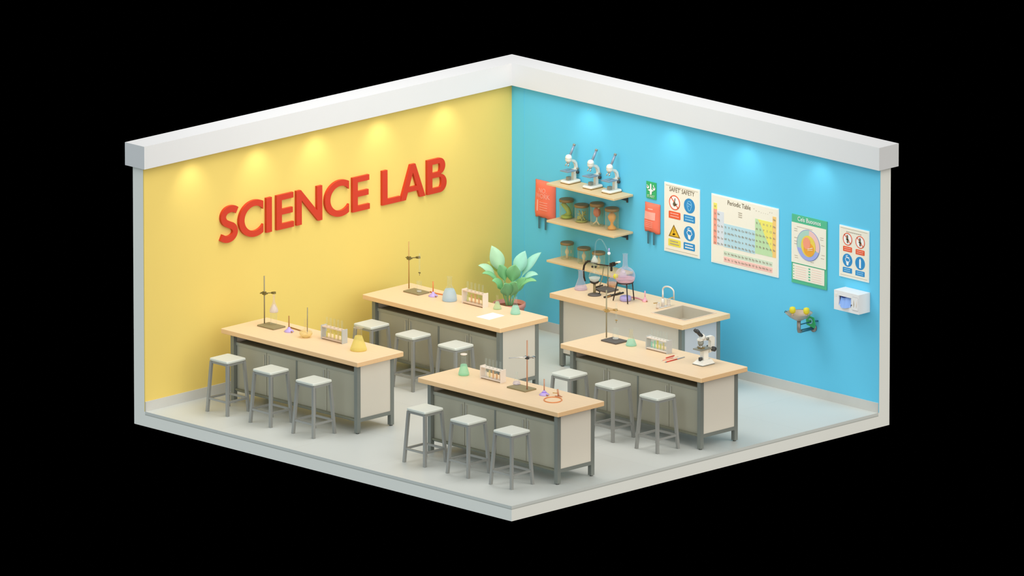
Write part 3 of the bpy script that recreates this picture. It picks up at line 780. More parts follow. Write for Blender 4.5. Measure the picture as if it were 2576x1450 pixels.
p = B(1539, 718)
t = thing('round_flask', 'small round flask of orange liquid behind the bent rod', 'flask', (p.x+p.y+.45, -.45, TH))
MB().lathe([(.03, .002), (.058, .03), (.062, .06), (.05, .09), (.025, .115), (.012, .13), (.012, .175)], seg=22, cap=False).build('glass_body', 'glass_p', t)
MB().lathe([(.03, .001), (.0595, .03), (.063, .055)], seg=20).build('liquid', LQ['orange'], t)
a, b = B(1519.7, 750.5), B(1569.4, 739); c = (a+b)/2
t = thing('tongs', 'dark brown crucible tongs lying by the tripod', 'tongs', (c.x, c.y, TH), math.atan2(b.y-a.y, b.x-a.x)); hl = (b-a).length/2
MB().tube([(-hl, 0, .012), (-hl*.4, .006, .014), (hl*.3, -.004, .014), (hl, .01, .01)], .0115, 8).build('arm', 'black', t)
MB().tube([(-hl*.9, -.02, .01), (-hl*.3, 0, .014), (hl*.4, .02, .014), (hl*.9, .05, .012)], .0075, 8).build('arm', 'brown_hose', t)
MB().cyl(.014, .004, .026, (-hl*.3, .003, 0), 12).build('pivot', 'dark', t)
# tripod and big flask
feet = [B(1542.4, 758), B(1579, 767), B(1594.9, 756.5)]
bp_ = B(1574, 755)
c = Vector((sum(f.x for f in feet)/3, sum(f.y for f in feet)/3, TH)); c = (c+B(1573, 757))/2
t = thing('tripod', 'thin legged iron tripod carrying the big pink flask', 'tripod', (c.x, c.y, TH))
ringz = .245; rr = .098
rg = [(rr*math.cos(2*PI*k/24), rr*math.sin(2*PI*k/24), ringz) for k in range(25)]
MB().tube(rg, .008, 8).build('ring', 'black', t)
for f in feet:
    v = Vector((f.x-c.x, f.y-c.y)); n = v.normalized()*rr*.97
    MB().tube([(v.x, v.y, .008), (n.x, n.y, ringz)], .0075, 8).build('leg', 'black', t)
t = thing('round_flask', 'big round flask of pink liquid standing on the tripod', 'flask', (c.x, c.y, TH+.215))
R_ = .125; prof = []
for i in range(15):
    a = -PI/2+.25+(PI-.25-.32)*i/14; prof.append((R_*math.cos(a), .11+.115*math.sin(a)))
prof += [(.034, .235), (.029, .26), (.028, .385), (.034, .39)]
MB().lathe(prof, seg=28, cap=False).build('glass_body', 'glass_p', t)
pl = [(a*1.02, b) for a, b in prof if b < .085]; pl.append((pl[-1][0]*1.01, .085))
MB().lathe(pl, seg=26).build('liquid', LQ['pink'], t)
MB().lathe([(.05, .10), (.045, .13), (.012, .20)], c=(-.02, -.02, 0), seg=20).build('inner_cone', LQ['lilac'], t)
MB().ball((-.09, -.075, .10), .03, .03, .035).build('side_bulb', 'yellow_cap', t)
p = B(1573.5, 757)
o = MB().lathe([(.06, 0), (.072, .012), (.072, .045), (.062, .06), (.03, .066)], seg=26).build('heating_pad', 'lilac')
o.location = (p.x, p.y, TH); tag(o, 'lilac round burner cushion under the tripod', 'heater')
rod_burner('small pink rod burner joined to the heater by a pink hose', 1622.5, 759, .036, .135, dm='pink', rm='pink', hose=[(1588, 749), (1605, 752), (1619, 757)], hm='pink')

# ------------------------------------------------------------------ wall shelves
def shelf(label, x0, x1, z, grp='wooden shelves on the blue wall'):
    D_ = .345; t = thing('wall_shelf', label, 'shelf', ((x0+x1)/2, 0, z), 0, grp); h = (x1-x0)/2
    MB().rbox(-h, h, -D_, -.002, -.026, 0, .004).build('board', 'wood_edge', t)
    for s in (-1, 1):
        x = s*h-s*.10 if s > 0 else -h+.30
        g = MB().box(x-.012, x+.012, -.30, -.002, -.034, -.026); g.box(x-.012, x+.012, -.014, -.002, -.12, -.034)
        g.prism([(-.014, -.034), (-.014, -.10), (-.20, -.034)], x-.006, x+.006, lambda u, v, w: (w, u, v))
        g.build('bracket', 'dark', t)
    return t
D_ = .345
s1r = ony(1544, 501, -D_); s2r = ony(1542, 595, -D_); s2l = ony(1374.3, 553.5, -D_); s3l = ony(1377.4, 655, -D_)
x_l, x_r = s2l.x, s1r.x
Z1, Z2, Z3 = s1r.z, (s2r.z+s2l.z)/2+.0, s3l.z
shelf('top wooden wall shelf carrying three white microscopes', x_l, x_r, Z1)
shelf('middle wooden wall shelf carrying four specimen jars', x_l, x_r, Z2)
shelf('lowest wooden wall shelf carrying three pale specimen jars', x_l, x_r, Z3)
m0 = None
for (px, py), lab in zip(((1431.3, 462.6), (1487, 474), (1534.6, 486.7)), ('left', 'middle', 'right')):
    q = onz(px, py, Z1); yy = -.122; loc = (q.x-.08+(q.y+.108-yy), yy, Z1); lb = '%s white microscope of the three on the top wall shelf' % lab
    if m0 is None: m0 = microscope(lb, loc, 'shelf')
    else: dup(m0, loc, lb)
# jars
def jar(label, px, py_bot, Z, r, h, grp):
    q = onz(px, py_bot, Z); q = Vector((q.x-R1*r, q.y+R1*r, 0)); dd = max(0, q.y+r*1.1+.004); q.x += dd; q.y -= dd      # px,py_bot is the front of the foot
    t = thing('specimen_jar', label, 'jar', (q.x, q.y, Z), 0, grp)
    MB().lathe([(r*.8, .001), (r*.97, .008), (r, .02), (r, h*.84), (r*.86, h*.87)], seg=26, cap=False).build('glass_body', 'glass_jar', t)
    MB().lathe([(r*.95, h*.85), (r*1.08, h*.87), (r*1.08, h*.97), (r*1.0, h)], seg=26).build('lid', 'lid', t)
    return t
G2 = 'specimen jars on the middle shelf'
j = jar('specimen jar with a green pickled creature on the middle shelf', 1425, 553.4, Z2, .086, .25, G2)
MB().lathe([(.068, .006), (.07, .03), (.055, .04)], seg=20).tube([(0, 0, .03), (.03, .02, .07), (.02, .0, .12), (-.02, -.02, .17), (-.03, -.03, .195)], .034, 12, r1=.03).build('specimen', 'sp_green', j)
j = jar('short specimen jar with tangled olive strips on the middle shelf', 1463, 562, Z2, .086, .225, G2)
g = MB(); rs = random.Random(3)
for k in range(9):
    a = rs.uniform(0, 6.28); b = rs.uniform(0, 6.28)
    g.tube([(.055*math.cos(a), .055*math.sin(a), .02+rs.random()*.05), (rs.uniform(-.02, .02), rs.uniform(-.02, .02), .07), (.055*math.cos(b), .055*math.sin(b), .06+rs.random()*.09)], .0085, 6)
g.lathe([(.07, .005), (.07, .02)], seg=18); g.build('specimen', 'sp_olive', j)
j = jar('tall specimen jar with a red preserved organ on the middle shelf', 1501.8, 571.7, Z2, .084, .29, G2)
g = MB().ball((0, 0, .17), .05, .045, .062); g.build('specimen', 'sp_red', j)
g = MB().tube([(0, 0, .11), (.005, -.01, .06), (-.04, -.03, .012)], .01, 8).tube([(.005, -.01, .06), (.045, .0, .012)], .009, 8).tube([(.02, .0, .22), (.04, .0, .235)], .012, 8); g.build('specimen_stalk', 'sp_cream', j)
j = jar('specimen jar with an orange preserved root on the middle shelf', 1539.4, 581.4, Z2, .084, .275, G2)
MB().lathe([(.055, .004), (.05, .03), (.02, .055), (.018, .09), (.045, .13), (.052, .165), (.035, .20), (.005, .22)], seg=18).build('specimen', 'sp_orange', j)
G3 = 'specimen jars on the lowest shelf'
for i, (px, py, h, lb) in enumerate(((1426.6, 655, .215, 'leftmost pale specimen jar on the lowest shelf'), (1468.9, 666, .20, 'middle pale specimen jar on the lowest shelf'), (1506, 678, .205, 'rightmost specimen jar on the lowest shelf behind the arched tube'))):
    j = jar(lb, px, py, Z3, .079, h, G3)
    MB().lathe([(.018, .004), (.014, .05), (.026, .08), (.026, .10), (.01, .13), (.005, .165)], seg=16).build('specimen', 'sp_cream', j)
    if i == 0: MB().tube([(.035, .035, .07), (.035, .035, .11)], .006, 8).build('label_tag', 'sp_cream', j)

# ------------------------------------------------------------------ fire blankets
def blanket(label, tl, tr, bl, st_px, thick, bottom_band, txt):
    a = ony(*tl, -.03); b = ony(*tr, -.03); c = ony(*bl, -.03)
    w = b.x-a.x; h = a.z-c.z; cx = (a.x+b.x)/2; z0 = c.z
    t = thing('fire_blanket', label, 'fire blanket', (cx, 0, z0), 0, 'red fire blanket pouches on the blue wall')
    nu, nv = 14, 18; v = []; f = []
    def dep(u, vv): return .012+thick*(max(0, 1-abs(2*u-1)**3.5)**.7)*(max(0, 1-(abs(2*vv-1))**5)**.6)*(1.15-.35*vv)+.004*math.sin(9*u+5*vv)
    for jv in range(nv+1):
        for iu in range(nu+1):
            u = iu/nu; q = jv/nv; v.append((-w/2+w*u, -dep(u, q), h*q+.012*math.sin(u*PI*2)*(1 if jv == 0 else 0)))
    for jv in range(nv):
        for iu in range(nu):
            k = jv*(nu+1)+iu; f.append((k, k+1, k+nu+2, k+nu+1))
    n0 = len(v); v += [(-w/2, -.002, 0), (w/2, -.002, 0), (w/2, -.002, h), (-w/2, -.002, h)]
    f += [(n0, n0+3, n0+2, n0+1)]
    bot = list(range(nu+1)); top = [nv*(nu+1)+i for i in range(nu+1)]
    lef = [k*(nu+1) for k in range(nv+1)]; rig = [k*(nu+1)+nu for k in range(nv+1)]
    f += [tuple([n0, n0+1]+bot[::-1]), tuple([n0+2, n0+3]+top), tuple([n0+3, n0]+lef), tuple([n0+1, n0+2]+rig[::-1])]
    g = MB(); g.add(v, f, True); g.build('pouch', 'coral', t)
    for px, y0_, y1_ in st_px:
        p0 = ony(px, y0_, -.03); p1 = ony(px, y1_, -.03)
        MB().rbox(p0.x-cx-.014, p0.x-cx+.014, -.036, -.026, p1.z-z0, p0.z-z0+.03, .003).build('pull_strap', 'strap', t)
    F = lambda u, vv, tt: (u, -(dep(u/w+.5, vv/h)+.0015+tt), vv)
    g = MB()
    if txt == 'a':
        text_mb(g, 'NO.', .085, lambda u, vv, tt: F(u-.0, vv+h*.70, tt), .0, .002, sx=.9)
        text_mb(g, 'WORK', .085, lambda u, vv, tt: F(u, vv+h*.555, tt), .0, .002, sx=.9)
        for k in range(4): patch(g, -.05, .09, h*(.44-.065*k), h*(.455-.065*k), F, 0, .002, 4)
        patch(g, -.10, -.075, h*.2, h*.5, F, 0, .002, 6)
    else:
        patch(g, -w*.14, w*.16, h*.80, h*.84, F, 0, .002, 4)
        patch(g, -w*.4, w*.32, h*.46, h*.72, F, 0, .0025, 10)
        for k in range(4): patch(g, -w*.36, w*.2, h*(.38-.06*k), h*(.395-.06*k), F, 0, .002, 4)
    g.build('printed_label', 'coral_light', t)
    return t
def patch(g, u0, u1, v0, v1, F, t0, t1, n=8):
    for i in range(n):
        for j in range(n):
            a, b = u0+(u1-u0)*i/n, u0+(u1-u0)*(i+1)/n; c, d = v0+(v1-v0)*j/n, v0+(v1-v0)*(j+1)/n
            g.prism([(a, c), (b, c), (b, d), (a, d)], t0, t1, F)
blanket('larger coral fire blanket pouch left of the shelves reading NO. WORK', (1344.3, 451), (1394.5, 463), (1344.3, 544.8), ((1356.5, 545, 574.6), (1372.5, 549, 579)), .055, 0, 'a')
blanket('smaller coral fire blanket pouch under the green sign', (1619.7, 508), (1657.5, 517), (1619.7, 581.5), ((1630.8, 583, 613), (1645, 587, 617)), .045, 0, 'b')

# ------------------------------------------------------------------ wall posters
class Poster:
    def __init__(s, name, label, cat, tl, tr, bl, edge='lam', face='sheet', group=None, margin=.012):
        a = ony(*tl); b = ony(*tr); c = ony(*bl)
        s.x, s.w, s.zt, s.h = a.x, b.x-a.x, a.z, a.z-c.z
        s.t = thing(name, label, cat, (s.x, 0, s.zt-s.h), 0, group)
        MB().box(0, s.w, -.012, -.001, 0, s.h).build('backing', edge, s.t)
        if face: MB().box(margin, s.w-margin, -.0145, -.012, margin, s.h-margin).build('sheet', face, s.t)
    def F(s, u, v, t): return (u*s.w, -.0145-t, (1-v)*s.h)
    def rect(s, g, u0, u1, v0, v1, l=0): g.prism([(u0, v1), (u1, v1), (u1, v0), (u0, v0)], .002*l, .002*l+.002, s.F)
    def disc(s, g, u, v, r, l=0, ry=None, seg=28, a0=0, a1=360):
        ry = ry or r
        pts = [(u+r*math.cos(math.radians(a0+(a1-a0)*k/seg))/s.w, v+ry*math.sin(math.radians(a0+(a1-a0)*k/seg))/s.h) for k in range(seg+(0 if a1-a0 >= 360 else 1))]
        g.prism(pts, .002*l, .002*l+.002, s.F)
    def pie(s, g, u, v, r, ry, a0, a1, l=0, n=20):
        s.poly(g, [(u, v)]+[(u+r*math.cos(math.radians(a0+(a1-a0)*k/n))/s.w, v+ry*math.sin(math.radians(a0+(a1-a0)*k/n))/s.h) for k in range(n+1)], l)
    def ring(s, g, u, v, r, w, l=0):
        n = 32
        for k in range(n):
            a, b = 2*PI*k/n, 2*PI*(k+1)/n
            g.prism([(u+r*math.cos(a)/s.w, v+r*math.sin(a)/s.h), (u+r*math.cos(b)/s.w, v+r*math.sin(b)/s.h), (u+(r-w)*math.cos(b)/s.w, v+(r-w)*math.sin(b)/s.h), (u+(r-w)*math.cos(a)/s.w, v+(r-w)*math.sin(a)/s.h)], .002*l, .002*l+.002, s.F)
    def poly(s, g, pts, l=0): g.prism(pts, .002*l, .002*l+.002, s.F)
    def txt(s, g, st, u, v, size, l=0, sx=1): text_mb(g, st, size, lambda a, b, t: s.F(u+a/s.w, v-b/s.h, t), .002*l, .002*l+.002, sx=sx)
    def part(s, name, g, m, parent=None): return g.build(name, m, parent or s.t)
    def line(s, g, p, q, w, l):
        a = Vector((p[0]*s.w, p[1]*s.h)); b = Vector((q[0]*s.w, q[1]*s.h)); d = (b-a).normalized()*w/2; n = Vector((-d.y, d.x))
        s.poly(g, [((x.x)/s.w, (x.y)/s.h) for x in (a+n, b+n, b-n, a-n)], l)
def prohibition(P, u, v, r, kind):
    g = MB(); P.disc(g, u, v, r*.9); o = P.part('pictogram', g, 'p_white')
    g = MB(); P.ring(g, u, v, r, r*.13, 1); a = r*.68
    P.line(g, (u-a/P.w, v-a/P.h), (u+a/P.w, v+a/P.h), r*.14, 1); P.part('prohibition_ring', g, 'p_red', o)
    g = MB()
    if kind == 0:
        P.disc(g, u-.0, v+.2*r/P.h, r*.28, 2, seg=14); P.line(g, (u, v), (u+.1*r/P.w, v-.6*r/P.h), r*.12, 2); P.line(g, (u+.1*r/P.w, v+.3*r/P.h), (u+.5*r/P.w, v+.1*r/P.h), r*.1, 2)
    else:
        P.line(g, (u-.05*r/P.w, v-.65*r/P.h), (u+.05*r/P.w, v+.6*r/P.h), r*.3, 2); P.line(g, (u-.3*r/P.w, v), (u+.3*r/P.w, v+.1*r/P.h), r*.15, 2)
    P.part('figure', g, 'ink', o)
def mandatory(P, u, v, r, kind):
    g = MB(); P.disc(g, u, v, r); o = P.part('pictogram', g, 'p_blue')
    g = MB(); W_ = lambda d: u+d*r/P.w; V_ = lambda d: v+d*r/P.h
    if kind == 'face':
        pts = [(W_(.42*math.sin(a)*(1 if math.cos(a) > -.3 else .8)), V_(.02-.66*math.cos(a))) for a in [2*PI*k/20 for k in range(20)]]
        for k in range(20): P.line(g, pts[k], pts[(k+1) % 20], r*.07, 1)
        P.line(g, (W_(-.3), V_(-.3)), (W_(.3), V_(-.12)), r*.09, 1); P.line(g, (W_(-.25), V_(.0)), (W_(-.05), V_(.12)), r*.08, 1)
        P.part('figure', g, 'p_lblue', o)
    elif kind == 'goggles':
        P.poly(g, [(W_(-.28), V_(.25)), (W_(.3), V_(.3)), (W_(.18), V_(.78)), (W_(-.12), V_(.74))], 1)
        for a, b in (((-.45, -.1), (-.2, -.42)), ((-.2, -.42), (.35, -.3)), ((.35, -.3), (.52, .0)), ((.52, 0), (.3, .24)), ((.3, .24), (-.25, .18)), ((-.25, .18), (-.45, -.1)), ((-.35, -.55), (.4, -.42)), ((-.28, -.7), (.1, -.75))):
            P.line(g, (W_(a[0]), V_(a[1])), (W_(b[0]), V_(b[1])), r*.08, 1)
        P.part('figure', g, 'p_white', o)
    else:
        P.poly(g, [(W_(-.16), V_(.7)), (W_(.2), V_(.75)), (W_(.2), V_(-.45)), (W_(.02), V_(-.75)), (W_(-.16), V_(-.5))], 1)
        P.part('figure', g, 'p_white', o)
def caption(P, u, v, hw, hh, m, tm, n=2):
    g = MB(); P.poly(g, [(u-hw, v+hh), (u+hw*.9, v+hh), (u+hw, v+hh*.8), (u+hw, v-hh*.8), (u+hw*.9, v-hh), (u-hw*.9, v-hh), (u-hw, v-hh*.8)]); o = P.part('caption', g, m)
    g = MB()
    for k in range(n):
        vv = v-hh*.4+k*hh*.75; x = u-hw*.7; rs = random.Random(int(u*100+v*50+k))
        while x < u+hw*.6:
            d = hw*rs.uniform(.12, .3); P.rect(g, x, min(x+d, u+hw*.75), vv-hh*.16, vv+hh*.16, 1); x += d+hw*.05
    P.part('caption_lines', g, tm, o)
P = Poster('safety_poster', 'large safety poster with four pictograms beside the periodic table', 'poster', (1672.9, 456.7), (1762, 478), (1673.3, 630.4))
g = MB()
for q in ((.05, .95, .035, .039), (.05, .95, .955, .959)): P.rect(g, *q)
P.part('border_line', g, 'ink_soft')
g = MB(); P.txt(g, "SAFET' SAFETY", .5, .115, .082, sx=.82); P.part('title', g, 'ink')
prohibition(P, .298, .269, .094, 0); caption(P, .298, .452, .165, .052, 'p_red', 'coral_light')
mandatory(P, .715, .266, .094, 'face'); caption(P, .715, .454, .16, .052, 'p_blue', 'p_lblue')
g = MB(); P.poly(g, [(.275, .59), (.46, .77), (.13, .77)]); o = P.part('warning_triangle', g, 'p_brown')
g = MB(); P.poly(g, [(.277, .618), (.42, .757), (.17, .757)], 1); P.part('triangle_fill', g, 'p_yellow', o)
g = MB(); P.line(g, (.285, .64), (.285, .70), .008, 2); P.disc(g, .285, .725, .016, 2, seg=10); P.line(g, (.24, .735), (.33, .72), .012, 2); P.part('warning_mark', g, 'p_brown', o)
caption(P, .298, .854, .175, .052, 'p_pale_yellow', 'ink_soft')
mandatory(P, .715, .668, .094, 'goggles'); caption(P, .715, .857, .16, .052, 'p_blue', 'p_white')

P = Poster('safety_poster', 'small safety poster above the white glove dispenser', 'poster', (2113.3, 564.7), (2188, 582), (2112.8, 694))
g = MB()
for q in ((.05, .95, .04, .045), (.05, .95, .95, .955)): P.rect(g, *q)
P.part('border_line', g, 'ink_soft')
g = MB(); 
for k in range(8): P.rect(g, .24+k*.065, .29+k*.065, .095, .11)
P.part('title', g, 'ink_soft')
for u, v in ((.285, .245), (.71, .25)): prohibition(P, u, v, .078, 1)
for u, v in ((.285, .44), (.71, .447)): caption(P, u, v, .15, .05, 'p_red', 'coral_light')
mandatory(P, .285, .655, .082, 'goggles'); mandatory(P, .71, .66, .082, 'hand')
for u, v in ((.285, .85), (.71, .858)): caption(P, u, v, .155, .05, 'p_blue', 'p_lblue')

P = Poster('periodic_table_poster', 'wide periodic table poster in the middle of the blue wall', 'poster', (1791.3, 485.7), (1960.5, 527), (1790.8, 658.7), margin=.016)
c0, cw, r0, rh = .036, .0517, .126, .0862
def cells(cols_rows, l=0):
    g = MB()
    for (ca_, cb_, va, vb) in cols_rows: P.rect(g, c0+ca_*cw, c0+cb_*cw, va, vb, l)
    return g
g = MB(); P.txt(g, 'Periodic Table', .415, .112, .082, sx=.84); P.part('title', g, 'ink')
g = MB(); P.txt(g, "' - - . . . . ' '", .77, .115, .05, sx=1.5); P.part('title_marks', g, 'ink_soft')
P.part('hydrogen_cell', cells([(0, 1, .126, .215)]), 't_yellow')
P.part('alkali_column', cells([(0, 1, .215, .728)]), 't_red')
P.part('earth_columns', cells([(1, 3, .235, .728)]), 't_pale')
P.part('metal_block', cells([(3, 12, .395, .735)]), 't_blue')
P.part('metalloid_block', cells([(12, 17, .215, .72)]), 't_green')
g = MB(); P.poly(g, [(c0+12.8*cw, .217), (c0+17*cw, .217), (c0+17*cw, .66), (c0+16.6*cw, .61), (c0+15*cw, .45), (c0+13.6*cw, .29)], 1); P.part('nonmetal_block', g, 't_yellow')
P.part('noble_gas_column', cells([(17, 18, .126, .72)]), 't_orange')
P.part('lanthanide_row', cells([(3, 17, .79, .86)]), 't_mint')
P.part('actinide_row', cells([(3, 17, .875, .95)]), 't_pink')
SYM = ["H                He", "LiBe          B C N O F Ne", ""]
rows = [[('Li', 0), ('Be', 1)] + [(e, 12+i) for i, e in enumerate('B C N O F Ne'.split())],
        [('Na', 0), ('Mg', 1)] + [(e, 12+i) for i, e in enumerate('Al Si P S Cl Ar'.split())],
        [(e, i) for i, e in enumerate('K Ca Sc Ti V Cr Mn Fe Co Ni Cu Zn Ga Ge As Se Br Kr'.split())],
        [(e, i) for i, e in enumerate('Rb Sr Y Zr Nb Mo Tc Ru Rh Pd Ag Cd In Sn Sb Te I Xe'.split())],
        [(e, i) for i, e in enumerate('Cs Ba La Hf Ta W Re Os Ir Pt Au Hg Tl Pb Bi Po At Rn'.split())],
        [(e, i) for i, e in enumerate('Fr Ra Ac Rf Db Sg Bh Hs Mt Ds Rg Cn'.split())]]
g = MB()
for k, r in enumerate(rows):
    for e, i in r: P.txt(g, e, c0+(i+.5)*cw, .288+k*.0855, .036, 2)
P.txt(g, 'H', c0+.5*cw, .185, .036, 2); P.txt(g, 'He', c0+17.5*cw, .185, .036, 2)
for v, s in ((.838, 'Ce Pr Nd Pm Sm Eu Gd Tb Dy Ho Er Tm Yb Lu'), (.924, 'Th Pa U Np Pu Am Cm Bk Cf Es Fm Md No Lr')):
    for i, e in enumerate(s.split()): P.txt(g, e, c0+(3.5+i)*cw, v, .034, 2)
P.part('element_symbols', g, 'ink_soft')
g = MB()
for k in range(3): P.rect(g, .405, .46, .185+k*.03, .197+k*.03)
P.part('key_lines', g, 'ink_soft')

P = Poster('cell_chart', 'green headed biology chart with a round cell drawing', 'poster', (1993.8, 537.2), (2082, 557.5), (1993.8, 709.6), edge='c_green', face=None)
g = MB(); P.rect(g, .0, .985, .115, .70); P.part('sheet', g, 'sheet')
g = MB(); P.rect(g, .04, .94, .715, .945); o2 = P.part('table_panel', g, 'sheet')
g = MB(); P.txt(g, 'Cels Buoonos', .5, .082, .078, sx=.9); P.part('title', g, 'p_white')
u, v, r, ry = .484, .4075, .197, .194
g = MB(); P.disc(g, u, v, r*1.02, 1, ry*1.02); o = P.part('cell_drawing', g, 'c_line')
g = MB(); P.disc(g, u, v, r*.98, 2, ry*.98); P.part('cytoplasm', g, 'c_rim', o)
g = MB(); P.pie(g, u, v, r*.98, ry*.98, -85, 20, 3); P.part('pink_cytoplasm', g, 'c_pink', o)
g = MB(); P.disc(g, u, v, r*.98, 4, ry*.98, a0=20, a1=165); P.part('blue_cytoplasm', g, 'c_blue', o)
g = MB(); P.disc(g, u+.01, v+.01, .122, 5, .135); P.part('organelles', g, 'c_yellow', o)
g = MB(); P.disc(g, u+.03, v+.055, .09, 6, .085); P.part('membrane', g, 'c_orange', o)
g = MB(); P.disc(g, u-.03, v-.03, .062, 7, .075); P.part('nucleus', g, 'c_salmon', o)
g = MB(); P.line(g, (u, v+.05), (u+.14, v+.02), .008, 8); P.line(g, (u, v+.07), (u+.14, v+.05), .006, 8); P.part('fibre', g, 'sheet', o)
g = MB()
for k, (uu, vv) in enumerate(((.08, .2), (.08, .23), (.08, .33), (.08, .38), (.08, .42), (.09, .59), (.10, .62), (.82, .25), (.82, .28), (.85, .36), (.86, .5), (.84, .55), (.55, .64))):
    g = MB(); P.rect(g, uu, uu+.09, vv, vv+.006, 1); P.part('annotation_line', g, 'ink_soft')
g = MB(); P.rect(g, .15, .6, .165, .17, 1); P.part('annotation_line', g, 'ink_soft')
g = MB()
for k in range(6):
    P.rect(g, .12, .42, .745+k*.033, .75+k*.033, 1); P.rect(g, .58, .86, .745+k*.033, .75+k*.033, 1)
P.part('table_lines', g, 't_pink', o2)
g = MB()
for k in range(5):
    P.rect(g, .49, .54, .74+k*.04, .758+k*.04, 1); P.rect(g, .055, .08, .745+k*.04, .757+k*.04, 1)
P.part('table_symbols', g, 'c_green', o2)
g = MB(); P.rect(g, 0, .985, .70, .706, 1); P.part('divider', g, 'c_green')

P = Poster('first_aid_sign', 'small green sign with white pictogram above the smaller fire blanket', 'sign', (1627.5, 455), (1652, 460.7), (1627.5, 497), edge='green', face=None)
g = MB()
P.poly(g, [(.42, .15), (.5, .08), (.56, .15), (.56, .42), (.8, .5), (.62, .55), (.58, .72), (.5, .78), (.42, .72), (.4, .55), (.15, .5), (.42, .42)], 1)
P.disc(g, .2, .33, .02, 1, seg=12); P.disc(g, .82, .36, .022, 1, seg=12); P.line(g, (.75, .15), (.82, .35), .012, 1); P.line(g, (.1, .2), (.2, .33), .01, 1)
P.part('pictogram', g, 'p_white')
g = MB(); P.txt(g, 'START', .5, .92, .045, 1, sx=1.0); P.part('lettering', g, 't_mint')

# ------------------------------------------------------------------ glove dispenser
a = ony(2189, 736.5, -.0); dl = .42; x1 = a.x; x0 = x1-dl; D2 = .20; zt = a.z; hh = .245
t = thing('glove_dispenser', 'white box dispenser of blue gloves at the right end of the wall', 'dispenser', ((x0+x1)/2, 0, zt-hh))
h = dl/2
g = MB(); yz = lambda u, v, w: (w, u, v)
ow, oz0, oz1 = .13, .075, .185                           # opening half size
# body as a shell so that the opening is a true recess
g.box(-h, h, -D2+.02, -.002, hh-.02, hh); g.box(-h, h, -D2+.02, -.002, 0, .02); g.box(h-.02, h, -D2+.02, -.002, .02, hh-.02); g.box(-h, -h+.02, -D2+.02, -.002, .02, hh-.02)
ox0, ox1 = -.13, .08
for q in ((-h, ox0, .0, hh), (ox1, h, 0, hh), (ox0, ox1, 0, oz0), (ox0, ox1, oz1, hh)): g.box(q[0], q[1], -D2, -D2+.02, q[2], q[3])
g.build('housing', 'disp', t)
MB().box(ox0-.01, ox1+.01, -D2+.05, -D2+.055, oz0-.02, oz1+.02).build('opening', 'glove_dark', t)
gl = MB(); rs = random.Random(5)
n1, n2 = 10, 8; v = []; f = []
for jv in range(n2+1):
    for iu in range(n1+1):
        u = iu/n1; q = jv/n2
        v.append((ox0+.004+(ox1-ox0-.008)*u, -D2-.004+.035*q-.03*math.sin(PI*u)*(1-q)*math.sin(PI*min(1, u*1.0))+.006*math.sin(16*u+3*q), oz0-.006-.022*(1-q)*math.sin(PI*u)+.098*q-.012*q*math.sin(7*u)))
for jv in range(n2):
    for iu in range(n1):
        k = jv*(n1+1)+iu; f.append((k, k+1, k+n1+2, k+n1+1))
m_ = len(v); v += [(x, y+.01, z) for x, y, z in v]; f += [tuple(i+m_ for i in reversed(q)) for q in f]
gl.add(v, f, True); gl.build('glove', 'glove', t)
for xx in (.13, .175):
    MB().tube([(xx, -D2-.003, .07), (xx+.004, -D2-.006, .12), (xx, -D2-.003, .18)], .005, 8).build('finger_grip', 'micro_edge' if xx < .15 else 'rack', t)
MB().rbox(.10, .20, -D2-.008, -D2, .045, .205, .004).build('side_cover', 'disp', t)
MB().cyl(.007, -.004, .004, (0, 0, 0), 10).build('lock_button', 'dark', t).matrix_local = Matrix.Translation((.088, -D2-.004, .10)) @ Matrix.Rotation(PI/2, 4, 'X')
MB().rbox(-.19, -.155, -D2-.004, -D2, .17, .205, .001).build('badge', 'micro', t)

# ------------------------------------------------------------------ eyewash station
wp = ony(2045.3, 826, -.02)
t = thing('eyewash_station', 'wall mounted eyewash bowl with two yellow caps and green paddle', 'eyewash', (wp.x, 0, wp.z))
R2 = .255
g = MB().tube([(0, -.002, 0), (0, -.022, 0)], .05, 20); g.build('wall_flange', 'ew_pipe', t)
MB().tube([(0, -.02, 0), (0, -R2, -.0)], .021, 14).build('supply_pipe', 'ew_dark', t)
MB().tube([(0, -R2+.02, 0), (0, -R2-.01, .005), (0, -R2-.015, .03), (0, -R2-.015, .14)], .024, 14).build('riser_pipe', 'ew_pipe', t)
bz = .14; by = -R2-.015
MB().lathe([(.03, bz), (.06, bz+.015), (.12, bz+.05), (.165, bz+.095), (.17, bz+.10), (.158, bz+.095), (.11, bz+.06), (.05, bz+.035), (.002, bz+.03)], c=(0, by, 0), seg=30, cap=False).build('bowl', 'ew_bowl', t)
for s in (-1, 1):
    cxp, cyp = (s*.075+.0, by+s*.045+.01)
    MB().cyl(.014, bz+.03, bz+.10, (cxp, cyp, 0), 12).build('nozzle', 'ew_bowl', t)
    MB().lathe([(.02, bz+.085), (.036, bz+.10), (.04, bz+.135), (.032, bz+.16), (.005, bz+.17)], c=(cxp, cyp, 0), seg=18).build('dust_cap', 'yellow_cap', t)
MB().tube([(-.15, by-.06, bz+.085), (-.17, by-.075, bz+.10)], .014, 10).build('bowl_clip', 'ew_dark', t)
MB().tube([(0, -R2-.01, .085), (.01, -.06, .09)], .008, 8).build('push_rod', 'ew_dark', t)
g = MB().prism([(-.07, .045), (.06, .02), (.075, .07), (.05, .15), (-.03, .16), (-.08, .11)], -.075, -.06, lambda u, v, w: (u+.01, w, v))
g.build('push_paddle', 'green', t)
g = MB(); g.prism(arc(0, .10, .035, .035, -120, 150, 12)+list(reversed(arc(0, .10, .02, .02, -120, 150, 12))), 0, .002, lambda u, v, w: (u+.01, -.0765-w, v)); g.build('paddle_mark', 'p_lblue', t)
MB().tube([(.02, -.06, .10), (.07, -.002, .10)], .01, 8).build('paddle_bracket', 'ew_dark', t)

